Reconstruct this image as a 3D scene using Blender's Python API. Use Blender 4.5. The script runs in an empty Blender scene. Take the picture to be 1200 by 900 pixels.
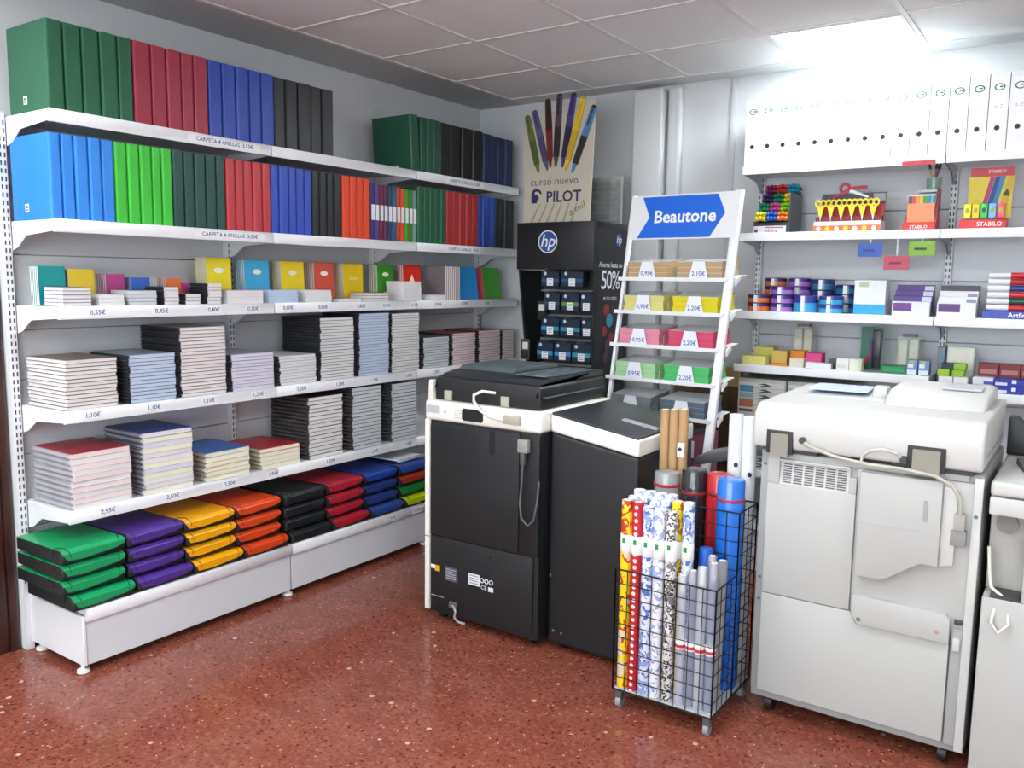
import bpy, bmesh, math, random
from mathutils import Matrix, Vector
random.seed(7)
scene = bpy.context.scene
COL = scene.collection
R = math.radians

# ---------------------------------------------------------------- camera
F_PX, YAW, PITCH, ROLL = 989.6, -0.6042, -0.1221, 0.0138
CAM = Vector((3.5313, -1.6146, 1.521))
fw = Vector((math.sin(YAW) * math.cos(PITCH), math.cos(YAW) * math.cos(PITCH), math.sin(PITCH)))
rt = Vector((math.cos(YAW), -math.sin(YAW), 0))
up = rt.cross(fw)
rt2 = rt * math.cos(ROLL) + up * math.sin(ROLL)
up2 = -rt * math.sin(ROLL) + up * math.cos(ROLL)
cd = bpy.data.cameras.new('camera')
cd.sensor_width = 36.0
cd.lens = 36.0 * F_PX / 1200.0
cd.clip_start = 0.05
cam = bpy.data.objects.new('camera', cd)
cam.matrix_world = Matrix(((rt2.x, up2.x, -fw.x, CAM.x), (rt2.y, up2.y, -fw.y, CAM.y), (rt2.z, up2.z, -fw.z, CAM.z), (0, 0, 0, 1)))
COL.objects.link(cam)
scene.camera = cam

# ---------------------------------------------------------------- light and exposure
PANEL_STRENGTH = 31.0
PANEL_COLOR = (0.93, 0.98, 1.0)
PANEL_CELLS = [(3, 2), (3, -2), (3, -6), (7, -2), (7, -6), (0, -4), (0, -7)]     # ceiling grid cells that hold a light panel
SKY = 9.0                                            # overcast daylight let in by an added window behind the camera
ADDED_WIN = (0.9, 5.6, 0.75, 2.45)                          # unseen window added in the front wall for frontal light: x0, x1, z0, z1
pl = bpy.data.lights.new('added_window_portal', 'AREA')  # portal guiding sky light through the added window
pl.shape = 'RECTANGLE'; pl.size = ADDED_WIN[1] - ADDED_WIN[0]; pl.size_y = ADDED_WIN[3] - ADDED_WIN[2]; pl.cycles.is_portal = True
po_ = bpy.data.objects.new('added_window_portal', pl)
po_.location = ((ADDED_WIN[0] + ADDED_WIN[1]) / 2, -4.62, (ADDED_WIN[2] + ADDED_WIN[3]) / 2); po_.rotation_euler = (R(90), 0, 0)
COL.objects.link(po_)
world = bpy.data.worlds.new('world')
scene.world = world
world.use_nodes = True
world.node_tree.nodes['Background'].inputs[0].default_value = (0.86, 0.93, 1.0, 1)
world.node_tree.nodes['Background'].inputs[1].default_value = SKY
vs = scene.view_settings
vs.view_transform = 'Standard'
vs.look = 'None'
vs.gamma = 1.0
vs.use_curve_mapping = False
vs.exposure = 0.14

# ---------------------------------------------------------------- materials
def lin(h):
    c = []
    for i in (16, 8, 0):
        v = ((h >> i) & 255) / 255.0
        c.append(v / 12.92 if v <= 0.04045 else ((v + 0.055) / 1.055) ** 2.4)
    return (c[0], c[1], c[2], 1.0)

MATS = {}
def new_mat(name):
    m = bpy.data.materials.new(name)
    m.use_nodes = True
    nt = m.node_tree
    return m, nt, nt.nodes['Principled BSDF'], nt.nodes, nt.links

def M(hexc, rough=0.5, var=0.06, scale=30.0, bump=0.0, metal=0.0, alpha=1.0, trans=0.0, emit=0.0, coat=0.0, spec=0.5, stretch=None):
    key = (hexc, rough, var, scale, bump, metal, alpha, trans, emit, coat, spec, stretch)
    if key in MATS:
        return MATS[key]
    m, nt, b, N, L = new_mat('paint_%06x' % hexc)
    col = lin(hexc)
    b.inputs['Roughness'].default_value = rough
    b.inputs['Metallic'].default_value = metal
    b.inputs['Alpha'].default_value = alpha
    b.inputs['Transmission Weight'].default_value = trans
    b.inputs['Coat Weight'].default_value = coat
    b.inputs['Specular IOR Level'].default_value = spec
    b.inputs['Base Color'].default_value = col
    if emit:
        b.inputs['Emission Color'].default_value = col
        b.inputs['Emission Strength'].default_value = emit
    if var or bump:
        tc = N.new('ShaderNodeTexCoord')
        src = tc.outputs['Object']
        if stretch:
            mp = N.new('ShaderNodeMapping')
            mp.inputs['Scale'].default_value = stretch
            L.new(src, mp.inputs['Vector'])
            src = mp.outputs['Vector']
        nz = N.new('ShaderNodeTexNoise')
        nz.inputs['Scale'].default_value = scale
        nz.inputs['Detail'].default_value = 3.0
        L.new(src, nz.inputs['Vector'])
        if var:
            mx = N.new('ShaderNodeMix')
            mx.data_type = 'RGBA'
            L.new(nz.outputs['Fac'], mx.inputs['Factor'])
            mx.inputs['A'].default_value = [min(1, c * (1 - var * 1.5)) for c in col[:3]] + [1]
            mx.inputs['B'].default_value = [min(1, c * (1 + var * 1.5)) for c in col[:3]] + [1]
            L.new(mx.outputs['Result'], b.inputs['Base Color'])
        if bump:
            bp = N.new('ShaderNodeBump')
            bp.inputs['Strength'].default_value = bump
            bp.inputs['Distance'].default_value = 0.002
            L.new(nz.outputs['Fac'], bp.inputs['Height'])
            L.new(bp.outputs['Normal'], b.inputs['Normal'])
    MATS[key] = m
    return m

def terrazzo():
    m, nt, b, N, L = new_mat('terrazzo')
    tc = N.new('ShaderNodeTexCoord')
    def noise(s, d=4):
        n = N.new('ShaderNodeTexNoise'); n.inputs['Scale'].default_value = s; n.inputs['Detail'].default_value = d
        L.new(tc.outputs['Object'], n.inputs['Vector']); return n.outputs['Fac']
    def ramp(src, stops):
        r = N.new('ShaderNodeValToRGB'); e = r.color_ramp.elements
        while len(e) < len(stops): e.new(0.5)
        for k, (p, c) in enumerate(stops):
            e[k].position = p; e[k].color = c if isinstance(c, tuple) else (c, c, c, 1)
        L.new(src, r.inputs['Fac']); return r.outputs['Color']
    def vor(s):
        v = N.new('ShaderNodeTexVoronoi'); v.inputs['Scale'].default_value = s
        L.new(tc.outputs['Object'], v.inputs['Vector']); return v
    def mix(f, a, c, blend='MIX'):
        x = N.new('ShaderNodeMix'); x.data_type = 'RGBA'; x.blend_type = blend
        if isinstance(f, float): x.inputs['Factor'].default_value = f
        else: L.new(f, x.inputs['Factor'])
        for k, s in (('A', a), ('B', c)):
            if isinstance(s, tuple): x.inputs[k].default_value = s
            else: L.new(s, x.inputs[k])
        return x.outputs['Result']
    def math_(op, a, c):
        x = N.new('ShaderNodeMath'); x.operation = op
        for k, s in enumerate((a, c)):
            if isinstance(s, float): x.inputs[k].default_value = s
            else: L.new(s, x.inputs[k])
        return x.outputs[0]
    base = ramp(noise(9), [(0.3, lin(0x7d4133)), (0.7, lin(0x8e5040))])
    base = mix(ramp(noise(75, 2), [(0.54, 0.0), (0.62, 0.8)]), base, lin(0x683225))
    base = mix(ramp(noise(48, 2), [(0.56, 0.0), (0.64, 0.6)]), base, lin(0xa0604f))
    for s, th, colr, rad in ((22.0, 0.93, lin(0xc9a898), 0.2), (75.0, 0.93, lin(0xc09a8a), 0.28), (55.0, 0.84, lin(0x5a241c), 0.33)):
        v = vor(s)
        sep = N.new('ShaderNodeSeparateColor'); L.new(v.outputs['Color'], sep.inputs[0])
        pick = math_('GREATER_THAN', sep.outputs[0], th)
        near = math_('LESS_THAN', v.outputs['Distance'], rad)
        base = mix(math_('MULTIPLY', pick, near), base, colr)
    L.new(base, b.inputs['Base Color'])
    b.inputs['Roughness'].default_value = 0.17
    b.inputs['Specular IOR Level'].default_value = 0.45
    bp = N.new('ShaderNodeBump'); bp.inputs['Strength'].default_value = 0.05; bp.inputs['Distance'].default_value = 0.002
    L.new(noise(60), bp.inputs['Height']); L.new(bp.outputs['Normal'], b.inputs['Normal'])
    return m

def wood(dark, light):
    m, nt, b, N, L = new_mat('wood')
    tc = N.new('ShaderNodeTexCoord'); mp = N.new('ShaderNodeMapping')
    mp.inputs['Scale'].default_value = (30, 30, 2.0)
    L.new(tc.outputs['Object'], mp.inputs['Vector'])
    n = N.new('ShaderNodeTexNoise'); n.inputs['Scale'].default_value = 1.4; n.inputs['Detail'].default_value = 6; n.inputs['Distortion'].default_value = 0.8
    L.new(mp.outputs['Vector'], n.inputs['Vector'])
    r = N.new('ShaderNodeValToRGB'); r.color_ramp.elements[0].position = 0.3; r.color_ramp.elements[1].position = 0.75
    r.color_ramp.elements[0].color = lin(dark); r.color_ramp.elements[1].color = lin(light)
    L.new(n.outputs['Fac'], r.inputs['Fac']); L.new(r.outputs['Color'], b.inputs['Base Color'])
    b.inputs['Roughness'].default_value = 0.45
    return m

def pattern(kind, ground, ink, ink2=None, scale=30.0, rough=0.35):
    """printed gift wrap: dots, blotches or flowers in two inks on a ground colour"""
    m, nt, b, N, L = new_mat('print_' + kind)
    tc = N.new('ShaderNodeTexCoord'); col = None
    def layer(prev, fac, c):
        x = N.new('ShaderNodeMix'); x.data_type = 'RGBA'
        L.new(fac, x.inputs['Factor'])
        if isinstance(prev, tuple): x.inputs['A'].default_value = prev
        else: L.new(prev, x.inputs['A'])
        x.inputs['B'].default_value = c
        return x.outputs['Result']
    def step(src, th, op):
        x = N.new('ShaderNodeMath'); x.operation = op; x.inputs[1].default_value = th
        L.new(src, x.inputs[0]); return x.outputs[0]
    if kind == 'dots':
        v = N.new('ShaderNodeTexVoronoi'); v.inputs['Scale'].default_value = scale; v.inputs['Randomness'].default_value = 0.1
        L.new(tc.outputs['Object'], v.inputs['Vector'])
        col = layer(lin(ground), step(v.outputs['Distance'], 0.3, 'LESS_THAN'), lin(ink))
    else:
        n = N.new('ShaderNodeTexNoise'); n.inputs['Scale'].default_value = scale; n.inputs['Detail'].default_value = 1.5
        n.inputs['Distortion'].default_value = 1.5
        L.new(tc.outputs['Object'], n.inputs['Vector'])
        col = layer(lin(ground), step(n.outputs['Fac'], 0.54, 'GREATER_THAN'), lin(ink))
        if ink2 is not None:
            n2 = N.new('ShaderNodeTexNoise'); n2.inputs['Scale'].default_value = scale * 0.7; n2.inputs['Detail'].default_value = 1
            mp = N.new('ShaderNodeMapping'); mp.inputs['Location'].default_value = (3, 5, 7)
            L.new(tc.outputs['Object'], mp.inputs['Vector']); L.new(mp.outputs['Vector'], n2.inputs['Vector'])
            col = layer(col, step(n2.outputs['Fac'], 0.6, 'GREATER_THAN'), lin(ink2))
    L.new(col, b.inputs['Base Color'])
    b.inputs['Roughness'].default_value = rough
    return m

def clear_film(hexc, alpha, rough=0.12):
    return M(hexc, rough=rough, var=0.0, alpha=alpha, coat=0.3)

# ---------------------------------------------------------------- mesh building
class MB:
    def __init__(self):
        self.v = []; self.f = []; self.m = []; self.s = []
    def add(self, vs_, fs, m=0, smooth=False):
        o = len(self.v)
        self.v += [tuple(p) for p in vs_]
        for f in fs:
            self.f.append([i + o for i in f]); self.m.append(m); self.s.append(smooth)
        return self
    def box(self, x0, y0, z0, x1, y1, z1, m=0):
        return self.add([(x0, y0, z0), (x1, y0, z0), (x1, y1, z0), (x0, y1, z0), (x0, y0, z1), (x1, y0, z1), (x1, y1, z1), (x0, y1, z1)],
                        [(0, 3, 2, 1), (4, 5, 6, 7), (0, 1, 5, 4), (1, 2, 6, 5), (2, 3, 7, 6), (3, 0, 4, 7)], m)
    def prism(self, poly, axis, a, b, m=0):
        def P(p, t):
            return (t, p[0], p[1]) if axis == 'x' else (p[0], t, p[1]) if axis == 'y' else (p[0], p[1], t)
        n = len(poly)
        return self.add([P(p, a) for p in poly] + [P(p, b) for p in poly],
                        [tuple(range(n))[::-1], tuple(range(n, 2 * n))] + [(i, (i + 1) % n, n + (i + 1) % n, n + i) for i in range(n)], m)
    def quad(self, a, b, c, d, m=0):
        return self.add([a, b, c, d], [(0, 1, 2, 3)], m)
    def tube(self, pts, r, n=6, m=0, closed=False, caps=True):
        pts = [Vector(p) for p in pts]
        k = len(pts); vs_ = []; prev = None
        for i, p in enumerate(pts):
            if closed: t = pts[(i + 1) % k] - pts[i - 1]
            else: t = pts[min(i + 1, k - 1)] - pts[max(i - 1, 0)]
            t.normalize()
            if prev is None:
                ref = Vector((0, 0, 1)) if abs(t.z) < 0.9 else Vector((1, 0, 0))
                a = t.cross(ref).normalized()
            else:
                a = (prev - t * prev.dot(t)).normalized()
            prev = a; c = t.cross(a)
            rr = r[i] if isinstance(r, (list, tuple)) else r
            for j in range(n):
                g = 2 * math.pi * j / n
                vs_.append(p + a * (rr * math.cos(g)) + c * (rr * math.sin(g)))
        fs = []
        for i in range(k if closed else k - 1):
            for j in range(n):
                i2 = (i + 1) % k
                fs.append((i * n + j, i * n + (j + 1) % n, i2 * n + (j + 1) % n, i2 * n + j))
        self.add(vs_, fs, m, True)
        if caps and not closed:
            self.add(vs_[:n], [tuple(range(n))[::-1]], m); self.add(vs_[-n:], [tuple(range(n))], m)
        return self
    def cyl(self, p0, p1, r, n=16, m=0, r2=None):
        return self.tube([p0, p1], [r, r if r2 is None else r2], n, m)
    def lathe(self, prof, c=(0, 0, 0), n=20, m=0):
        vs_ = []; fs = []
        for (r, z) in prof:
            for j in range(n):
                g = 2 * math.pi * j / n
                vs_.append((c[0] + r * math.cos(g), c[1] + r * math.sin(g), c[2] + z))
        for i in range(len(prof) - 1):
            for j in range(n):
                fs.append((i * n + j, i * n + (j + 1) % n, (i + 1) * n + (j + 1) % n, (i + 1) * n + j))
        self.add(vs_, fs, m, True)
        self.add(vs_[:n], [tuple(range(n))[::-1]], m); self.add(vs_[-n:], [tuple(range(n))], m)
        return self
    def ring(self, c, u, v, ro, ri, th, nrm, n=24, m=0, su=1.0):
        """flat annulus in the plane u,v, th thick along nrm"""
        c, u, v, w = Vector(c), Vector(u), Vector(v), Vector(nrm) * th
        vs_ = []
        for j in range(n):
            g = 2 * math.pi * j / n; e = u * (math.cos(g) * su) + v * math.sin(g)
            vs_ += [c + e * ro + w, c + e * ri + w, c + e * ro, c + e * ri]
        fs = []
        for j in range(n):
            a, b_ = 4 * j, 4 * ((j + 1) % n)
            fs += [(a, b_, b_ + 1, a + 1), (a, a + 2, b_ + 2, b_), (a + 1, b_ + 1, b_ + 3, a + 3)]
        return self.add(vs_, fs, m)
    def disc(self, c, u, v, r, nrm, n=20, m=0, th=0.0006):
        c, u, v, w = Vector(c), Vector(u), Vector(v), Vector(nrm) * th
        vs_ = [c + w + (u * math.cos(2 * math.pi * j / n) + v * math.sin(2 * math.pi * j / n)) * r for j in range(n)]
        return self.add(vs_, [tuple(range(n))], m)
    def text(self, s, size, o, u, v, m=0, bold=0.0, shear=0.0, align='CENTER', spacing=1.0):
        """flat lettering: centre (or left end) at o, reading along u, upwards along v"""
        vs0, fs0 = glyphs(s, bold, shear, align, spacing)
        o, u, v = Vector(o), Vector(u).normalized(), Vector(v).normalized()
        return self.add([o + u * (p[0] * size) + v * (p[1] * size) for p in vs0], fs0, m)
    def mesh(self, name, mats, bev=0.0, seg=2, xform=None, flat=False):
        me = bpy.data.meshes.new(name)
        me.from_pydata(self.v, [], self.f)
        if not isinstance(mats, (list, tuple)): mats = [mats]
        for k in mats: me.materials.append(k)
        me.polygons.foreach_set('material_index', self.m)
        me.polygons.foreach_set('use_smooth', self.s)
        bm = bmesh.new(); bm.from_mesh(me)
        if not flat:
            bmesh.ops.recalc_face_normals(bm, faces=bm.faces)
        if bev:
            es = [e for e in bm.edges if len(e.link_faces) == 2 and e.calc_face_angle(0) > R(25)]
            bmesh.ops.bevel(bm, geom=es, offset=bev, segments=seg, profile=0.6, affect='EDGES', clamp_overlap=True)
            for f in bm.faces: f.smooth = True
        if xform is not None: bm.transform(xform)
        bm.to_mesh(me); bm.free()
        if bev or any(self.s): me.set_sharp_from_angle(angle=R(40))
        me.update()
        return me
    def build(self, name, mats, parent=None, loc=(0, 0, 0), rot=(0, 0, 0), bev=0.0, seg=2, flat=False):
        return ob(name, self.mesh(name, mats, bev, seg, flat=flat), parent, loc, rot)

GLYPH = {}
def glyphs(s, bold, shear, align, spacing):
    key = (s, bold, shear, align, spacing)
    if key not in GLYPH:
        cu = bpy.data.curves.new('lettering', 'FONT')
        cu.body = s; cu.size = 1.0; cu.align_x = align; cu.align_y = 'CENTER'
        cu.offset = bold; cu.shear = shear; cu.resolution_u = 2; cu.space_character = spacing; cu.fill_mode = 'FRONT'
        o = bpy.data.objects.new('lettering', cu)
        me = o.to_mesh()
        GLYPH[key] = ([tuple(v.co) for v in me.vertices], [tuple(p.vertices) for p in me.polygons])
        o.to_mesh_clear(); bpy.data.objects.remove(o); bpy.data.curves.remove(cu)
    return GLYPH[key]

def ob(name, me, parent=None, loc=(0, 0, 0), rot=(0, 0, 0)):
    o = bpy.data.objects.new(name, me)
    COL.objects.link(o)
    o.location = loc; o.rotation_euler = rot
    if parent is not None: o.parent = parent
    return o
def tag(o, label, cat, group=None):
    o['label'] = label; o['category'] = cat
    if group: o['group'] = group
    return o
def thing(name, label, cat, loc=(0, 0, 0), rz=0.0, group=None, rot=None):
    o = bpy.data.objects.new(name, None)
    o.empty_display_size = 0.05
    COL.objects.link(o)
    o.location = loc; o.rotation_euler = rot if rot else (0, 0, rz)
    return tag(o, label, cat, group)
def struct(o):
    o['kind'] = 'structure'
    return o
ORD = ['first', 'second', 'third', 'fourth', 'fifth', 'sixth', 'seventh', 'eighth', 'ninth', 'tenth', 'eleventh', 'twelfth', 'thirteenth', 'fourteenth',
       'fifteenth', 'sixteenth', 'seventeenth', 'eighteenth', 'nineteenth', 'twentieth', 'twenty-first', 'twenty-second', 'twenty-third', 'twenty-fourth']
def nth_left(k, n):
    return 'leftmost' if k == 0 else 'rightmost' if k == n - 1 else ORD[k] + ' from left'
def nth_top(k, n):
    return 'topmost' if k == 0 else 'bottom one' if k == n - 1 else ORD[k] + ' from the top'
X, Y, Z = Vector((1, 0, 0)), Vector((0, 1, 0)), Vector((0, 0, 1))

# shared paints
WHITE = M(0xdfe1e3, rough=0.38, var=0.02)
SHELFW = M(0xe3e5e8, rough=0.35, var=0.015)
PAPER = M(0xeceef0, rough=0.8, var=0.03, scale=60)
INKBLUE = M(0x3c4f96, rough=0.6, var=0.0)
BLACK = M(0x17191b, rough=0.45, var=0.05)
DARK = M(0x2a2d30, rough=0.5, var=0.05)
CHROME = M(0xb8bcc0, rough=0.25, metal=1.0, var=0.02)
# ================================================================ the room
CEIL = 2.66
YW = 3.08
X1, Y0 = 6.3, -4.6
GX0, GY0, TILE = 0.36, 1.16, 0.6
fl = struct(MB().box(-0.3, Y0 - 0.2, -0.1, X1 + 0.2, YW + 0.2, 0.0).build('floor', terrazzo()))
wallm = M(0xcfd3d4, rough=0.7, var=0.025, scale=3.0, bump=0.06)
struct(MB().box(-0.2, Y0 - 0.2, 0, 0.0, YW + 0.2, CEIL + 0.2).build('wall_left', wallm))
struct(MB().box(0.0, YW, 0, X1, YW + 0.2, CEIL + 0.2).build('wall_back', wallm))
struct(MB().box(X1, Y0 - 0.2, 0, X1 + 0.2, YW + 0.2, CEIL + 0.2).build('wall_right', wallm))
wx0, wx1, wz0, wz1 = ADDED_WIN
struct(MB().box(0.0, Y0 - 0.2, 0, wx0, Y0, CEIL + 0.2).box(wx1, Y0 - 0.2, 0, X1, Y0, CEIL + 0.2).box(wx0, Y0 - 0.2, 0, wx1, Y0, wz0).box(wx0, Y0 - 0.2, wz1, wx1, Y0, CEIL + 0.2).build('wall_front', wallm))
wn = MB()
for x in (wx0, (2 * wx0 + wx1) / 3, (wx0 + 2 * wx1) / 3, wx1 - 0.05): wn.box(x, Y0 - 0.12, wz0, x + 0.05, Y0 - 0.06, wz1)
wn.box(wx0, Y0 - 0.12, wz0, wx1, Y0 - 0.06, wz0 + 0.05).box(wx0, Y0 - 0.12, wz1 - 0.05, wx1, Y0 - 0.06, wz1)
added_win = struct(wn.build('added_window_1', M(0x8a8e92, rough=0.4, var=0.02)))  # out of view, added to brighten the room from the front
for k in range(3):
    a = wx0 + (wx1 - wx0) * k / 3
    MB().box(a + 0.05, Y0 - 0.094, wz0 + 0.05, a + (wx1 - wx0) / 3, Y0 - 0.088, wz1 - 0.05).build('pane', clear_film(0xe8f0f4, 0.06, 0.02), added_win)
ceil = struct(MB().box(0.0, Y0, CEIL + 0.03, X1, YW, CEIL + 0.2).build('ceiling', M(0xc9c9c7, rough=0.8, var=0.02)))
# plain plaster margins along the left and the back wall
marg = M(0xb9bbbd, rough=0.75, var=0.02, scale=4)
ny = int((GY0 - Y0) / TILE) + 1
YT = GY0 + 3 * TILE - 0.04                     # where the last tile row ends
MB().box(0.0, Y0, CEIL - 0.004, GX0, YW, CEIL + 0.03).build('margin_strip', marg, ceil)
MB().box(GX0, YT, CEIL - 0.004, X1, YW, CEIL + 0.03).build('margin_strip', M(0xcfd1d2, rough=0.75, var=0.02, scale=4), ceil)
tile_me = MB().box(0.006, 0.006, 0.0, TILE - 0.006, TILE - 0.006, 0.02).mesh('ceiling_tile', M(0xe6e7e6, rough=0.85, var=0.03, scale=140, bump=0.15), bev=0.003, seg=1)
edge_me = MB().box(0.006, 0.006, 0.0, TILE - 0.006, TILE - 0.046, 0.02).mesh('ceiling_tile', M(0xe6e7e6, rough=0.85, var=0.03, scale=140, bump=0.15), bev=0.003, seg=1)
nx = int((X1 - GX0) / TILE)
panel_spots = []
for i in range(nx + 1):
    for j in range(-ny, 3):
        x, y = GX0 + i * TILE, GY0 + j * TILE
        if x + TILE > X1 + 0.3 or y < Y0 - 0.3: continue
        if (i, j) in PANEL_CELLS:
            panel_spots.append((x, y)); continue
        ob('ceiling_tile', edge_me if j == 2 else tile_me, ceil, (x, y, CEIL))
g = MB()
for i in range(nx + 2):
    x = GX0 + i * TILE
    if x < X1: g.box(x - 0.011, Y0, CEIL - 0.005, x + 0.011, YT, CEIL + 0.001)
for j in range(-ny, 4):
    y = GY0 + j * TILE - (0.04 if j == 3 else 0)
    if y > Y0: g.box(GX0, y - 0.011, CEIL - 0.0045, X1, y + 0.011, CEIL + 0.001)
g.build('ceiling_grid', M(0xdadad8, rough=0.5, var=0.0), ceil)
# light panels let into the grid
glow, gnt, gb, gN, gL = new_mat('diffuser_glow')
gb.inputs['Base Color'].default_value = (0.9, 0.9, 0.9, 1)
gb.inputs['Emission Color'].default_value = PANEL_COLOR + (1,)
gb.inputs['Emission Strength'].default_value = PANEL_STRENGTH
dif_me = MB().box(0.03, 0.03, -0.004, TILE - 0.03, TILE - 0.03, 0.012).mesh('diffuser', glow)
fr = MB()
fr.box(0.008, 0.008, -0.008, 0.03, TILE - 0.008, 0.02); fr.box(TILE - 0.03, 0.008, -0.008, TILE - 0.008, TILE - 0.008, 0.02)
fr.box(0.03, 0.008, -0.008, TILE - 0.03, 0.03, 0.02); fr.box(0.03, TILE - 0.03, -0.008, TILE - 0.03, TILE - 0.008, 0.02)
fr_me = fr.mesh('frame', WHITE)
for k, (x, y) in enumerate(panel_spots):
    seen = y > 2
    t = thing('ceiling_light', 'bright square light panel in the ceiling above the white lever arch files' if seen else 'ceiling light panel behind the camera, %s column from left, %s row towards added window' % (ORD[int(x / 2)], ORD[min(5, int(0.5 - y))]), 'light', (x, y, CEIL))
    ob('frame', fr_me, t); ob('diffuser', dif_me, t)
# boxed pipes up the back wall, a wall joint and a cable
p = MB().box(1.19, YW - 0.09, 0, 1.375, YW, 2.63)
struct(p.build('trim_1', M(0xd4d7d8, rough=0.5, var=0.02), bev=0.012, seg=3))
struct(MB().box(1.395, YW - 0.055, 0, 1.475, YW, 2.635).build('trim_2', M(0xd4d7d8, rough=0.5, var=0.02), bev=0.02, seg=4))
struct(MB().box(1.755, YW - 0.012, 0, 1.785, YW, CEIL).build('trim_3', M(0xc9cccd, rough=0.6, var=0.02), bev=0.003))
# dark timber door casing beside the shelving
wd = wood(0x2b1510, 0x4c281c)
c = struct(MB().box(0.0, -0.075, 0, 0.03, -0.045, 2.12).build('trim_4', wd, bev=0.004))
d_ = struct(MB().box(0.0, -0.30, 0, 0.022, -0.078, 2.12).build('door_1', wd, bev=0.004))
# ================================================================ left wall shelving
ZS = [2.113, 1.721, 1.399, 1.006, 0.6185]       # shelf tops, top to bottom
ZB = 0.257                                       # base deck top
D, DB = 0.38, 0.47                               # shelf fronts

def slot_strip(mb, z0, z1, face, axis):
    """two columns of dark punched slots up the front of an upright"""
    z = z0
    while z < z1:
        for s in (-0.0075, 0.0075):
            if axis == 'x': mb.box(face, s - 0.0028, z, face + 0.0006, s + 0.0028, z + 0.017)
            else: mb.box(s - 0.0028, face - 0.0006, z, s + 0.0028, face, z + 0.017)
        z += 0.03
def price(mb_text, w, h):
    """price card: paper strip with lettering, facing +x, centred on the origin"""
    m = MB().box(0, -w / 2, -h / 2, 0.0012, w / 2, h / 2, 0)
    m.text(mb_text, h * 0.86, (0.0017, 0, 0), Y, Z, 1, bold=0.012)
    return m.mesh('price_label', [PAPER, INKBLUE], flat=True)

gon = thing('wall_shelving', 'long white metal shelving run with perforated uprights against the left wall', 'shelving', (0, 0, 0))
up_me = MB().box(0.012, -0.016, 0.0, 0.062, 0.016, 2.13).mesh('upright', SHELFW, bev=0.002, seg=1)
sl = MB(); slot_strip(sl, 0.28, 2.1, 0.0622, 'x')
sl_me = sl.mesh('slots', M(0x3d4148, rough=0.7, var=0))
for k in range(4):
    u_ = ob('upright', up_me, gon, (0, k * 1.0 if k else -0.016, 0))
    ob('slots', sl_me, u_)
pz = [0.26, 0.50, 0.80, 1.10, 1.30, 1.595, 1.86, 2.125]
for k in range(3):
    for a, b in zip(pz[:-1], pz[1:]):
        MB().box(0.012, k + 0.0155, a + 0.0015, 0.03, k + 0.984, b - 0.0015).build('back_panel', M(0xd3d6da, rough=0.45, var=0.015), gon, bev=0.002, seg=1)
sh = MB()
sh.box(0.031, 0.006, -0.022, D - 0.004, 0.994, 0.0)
sh.prism([(D - 0.012, -0.046), (D, -0.046), (D, 0.0), (D - 0.006, 0.003), (D - 0.012, 0.0)], 'y', 0.002, 0.998)
sh_me = sh.mesh('shelf', SHELFW, bev=0.0015, seg=1)
br_me = MB().prism([(0.062, -0.11), (0.10, -0.10), (0.17, -0.056), (D - 0.014, -0.042), (D - 0.014, -0.004), (0.062, -0.004)], 'y', -0.0015, 0.0015).mesh('bracket', SHELFW)
shelves = {}
for i, z in enumerate(ZS):
    for k in range(3):
        s = ob('shelf', sh_me, gon, (0, float(k), z))
        shelves[(i, k)] = s
        ob('bracket', br_me, s, (0, 0.004, 0)); ob('bracket', br_me, s, (0, 0.996, 0))
def put_price(i, y, txt, w=0.075, h=0.03):
    k = min(2, int(y)); z = -0.022
    o = ob('price_label', price(txt, w, h), shelves[(i, k)], (D + 0.0003, y - k, z))
    return o
put_price(0, 0.75, 'CARPETA 4 ANILLAS  3,55€', 0.37, 0.028)
put_price(0, 2.43, 'CARPETA 2 ANILLAS  3,20€', 0.36, 0.028)
put_price(1, 0.765, 'CARPETA 4 ANILLAS  3,00€', 0.37, 0.028)
put_price(1, 2.42, 'CARPETA 2 ANILLAS  1,95€', 0.34, 0.028)
for y, t_ in zip((0.15, 0.42, 0.668, 0.875, 1.077, 1.297, 1.562, 1.755, 1.976, 2.185, 2.434, 2.66), '0,55€ 0,45€ 0,40€ 0,50€ 0,60€ 0,65€ 0,80€ 0,95€ 1,10€ 0,90€ 0,70€ 1,20€'.split()):
    put_price(2, y, t_)
for y, t_ in zip((0.111, 0.369, 0.629, 0.893, 1.152, 1.405, 1.653, 1.926, 2.164), '1,10€ 1,10€ 1,10€ 1,20€ 1,20€ 1,30€ 1,30€ 1,60€ 1,20€'.split()):
    put_price(3, y, t_)
for y, t_ in zip((0.155, 0.44, 0.726, 0.971, 1.335, 1.65, 1.925), '2,95€ 2,50€ 3,50€ 1,90€ 1,20€ 1,20€ 1,80€'.split()):
    put_price(4, y, t_)
for k in range(3):
    dk = MB().box(0.03, k + 0.003, ZB - 0.025, DB - 0.006, k + 0.997, ZB - 0.003)
    dk.prism([(DB - 0.02, ZB - 0.05), (DB + 0.004, ZB - 0.045), (DB + 0.004, ZB - 0.002), (DB - 0.003, ZB + 0.004), (DB - 0.02, ZB)], 'y', k + 0.001, k + 0.999)
    o = dk.build('base_deck', SHELFW, gon, bev=0.002, seg=1)
    if k == 1:
        ob('price_label', price('2,95€', 0.075, 0.03), o, (DB + 0.0042, 1.685, ZB - 0.024))
        ob('price_label', price('1,75€', 0.075, 0.03), o, (DB + 0.0042, 1.895, ZB - 0.024))
    MB().box(DB - 0.03, k + 0.004, 0.035, DB - 0.012, k + 0.996, ZB - 0.046).build('kick_plate', M(0xd6d9de, rough=0.4, var=0.015), gon, bev=0.002, seg=1)
MB().box(0.062, -0.012, 0.035, DB - 0.006, 0.001, ZB - 0.026).build('end_panel', SHELFW, gon, bev=0.002, seg=1)
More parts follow.
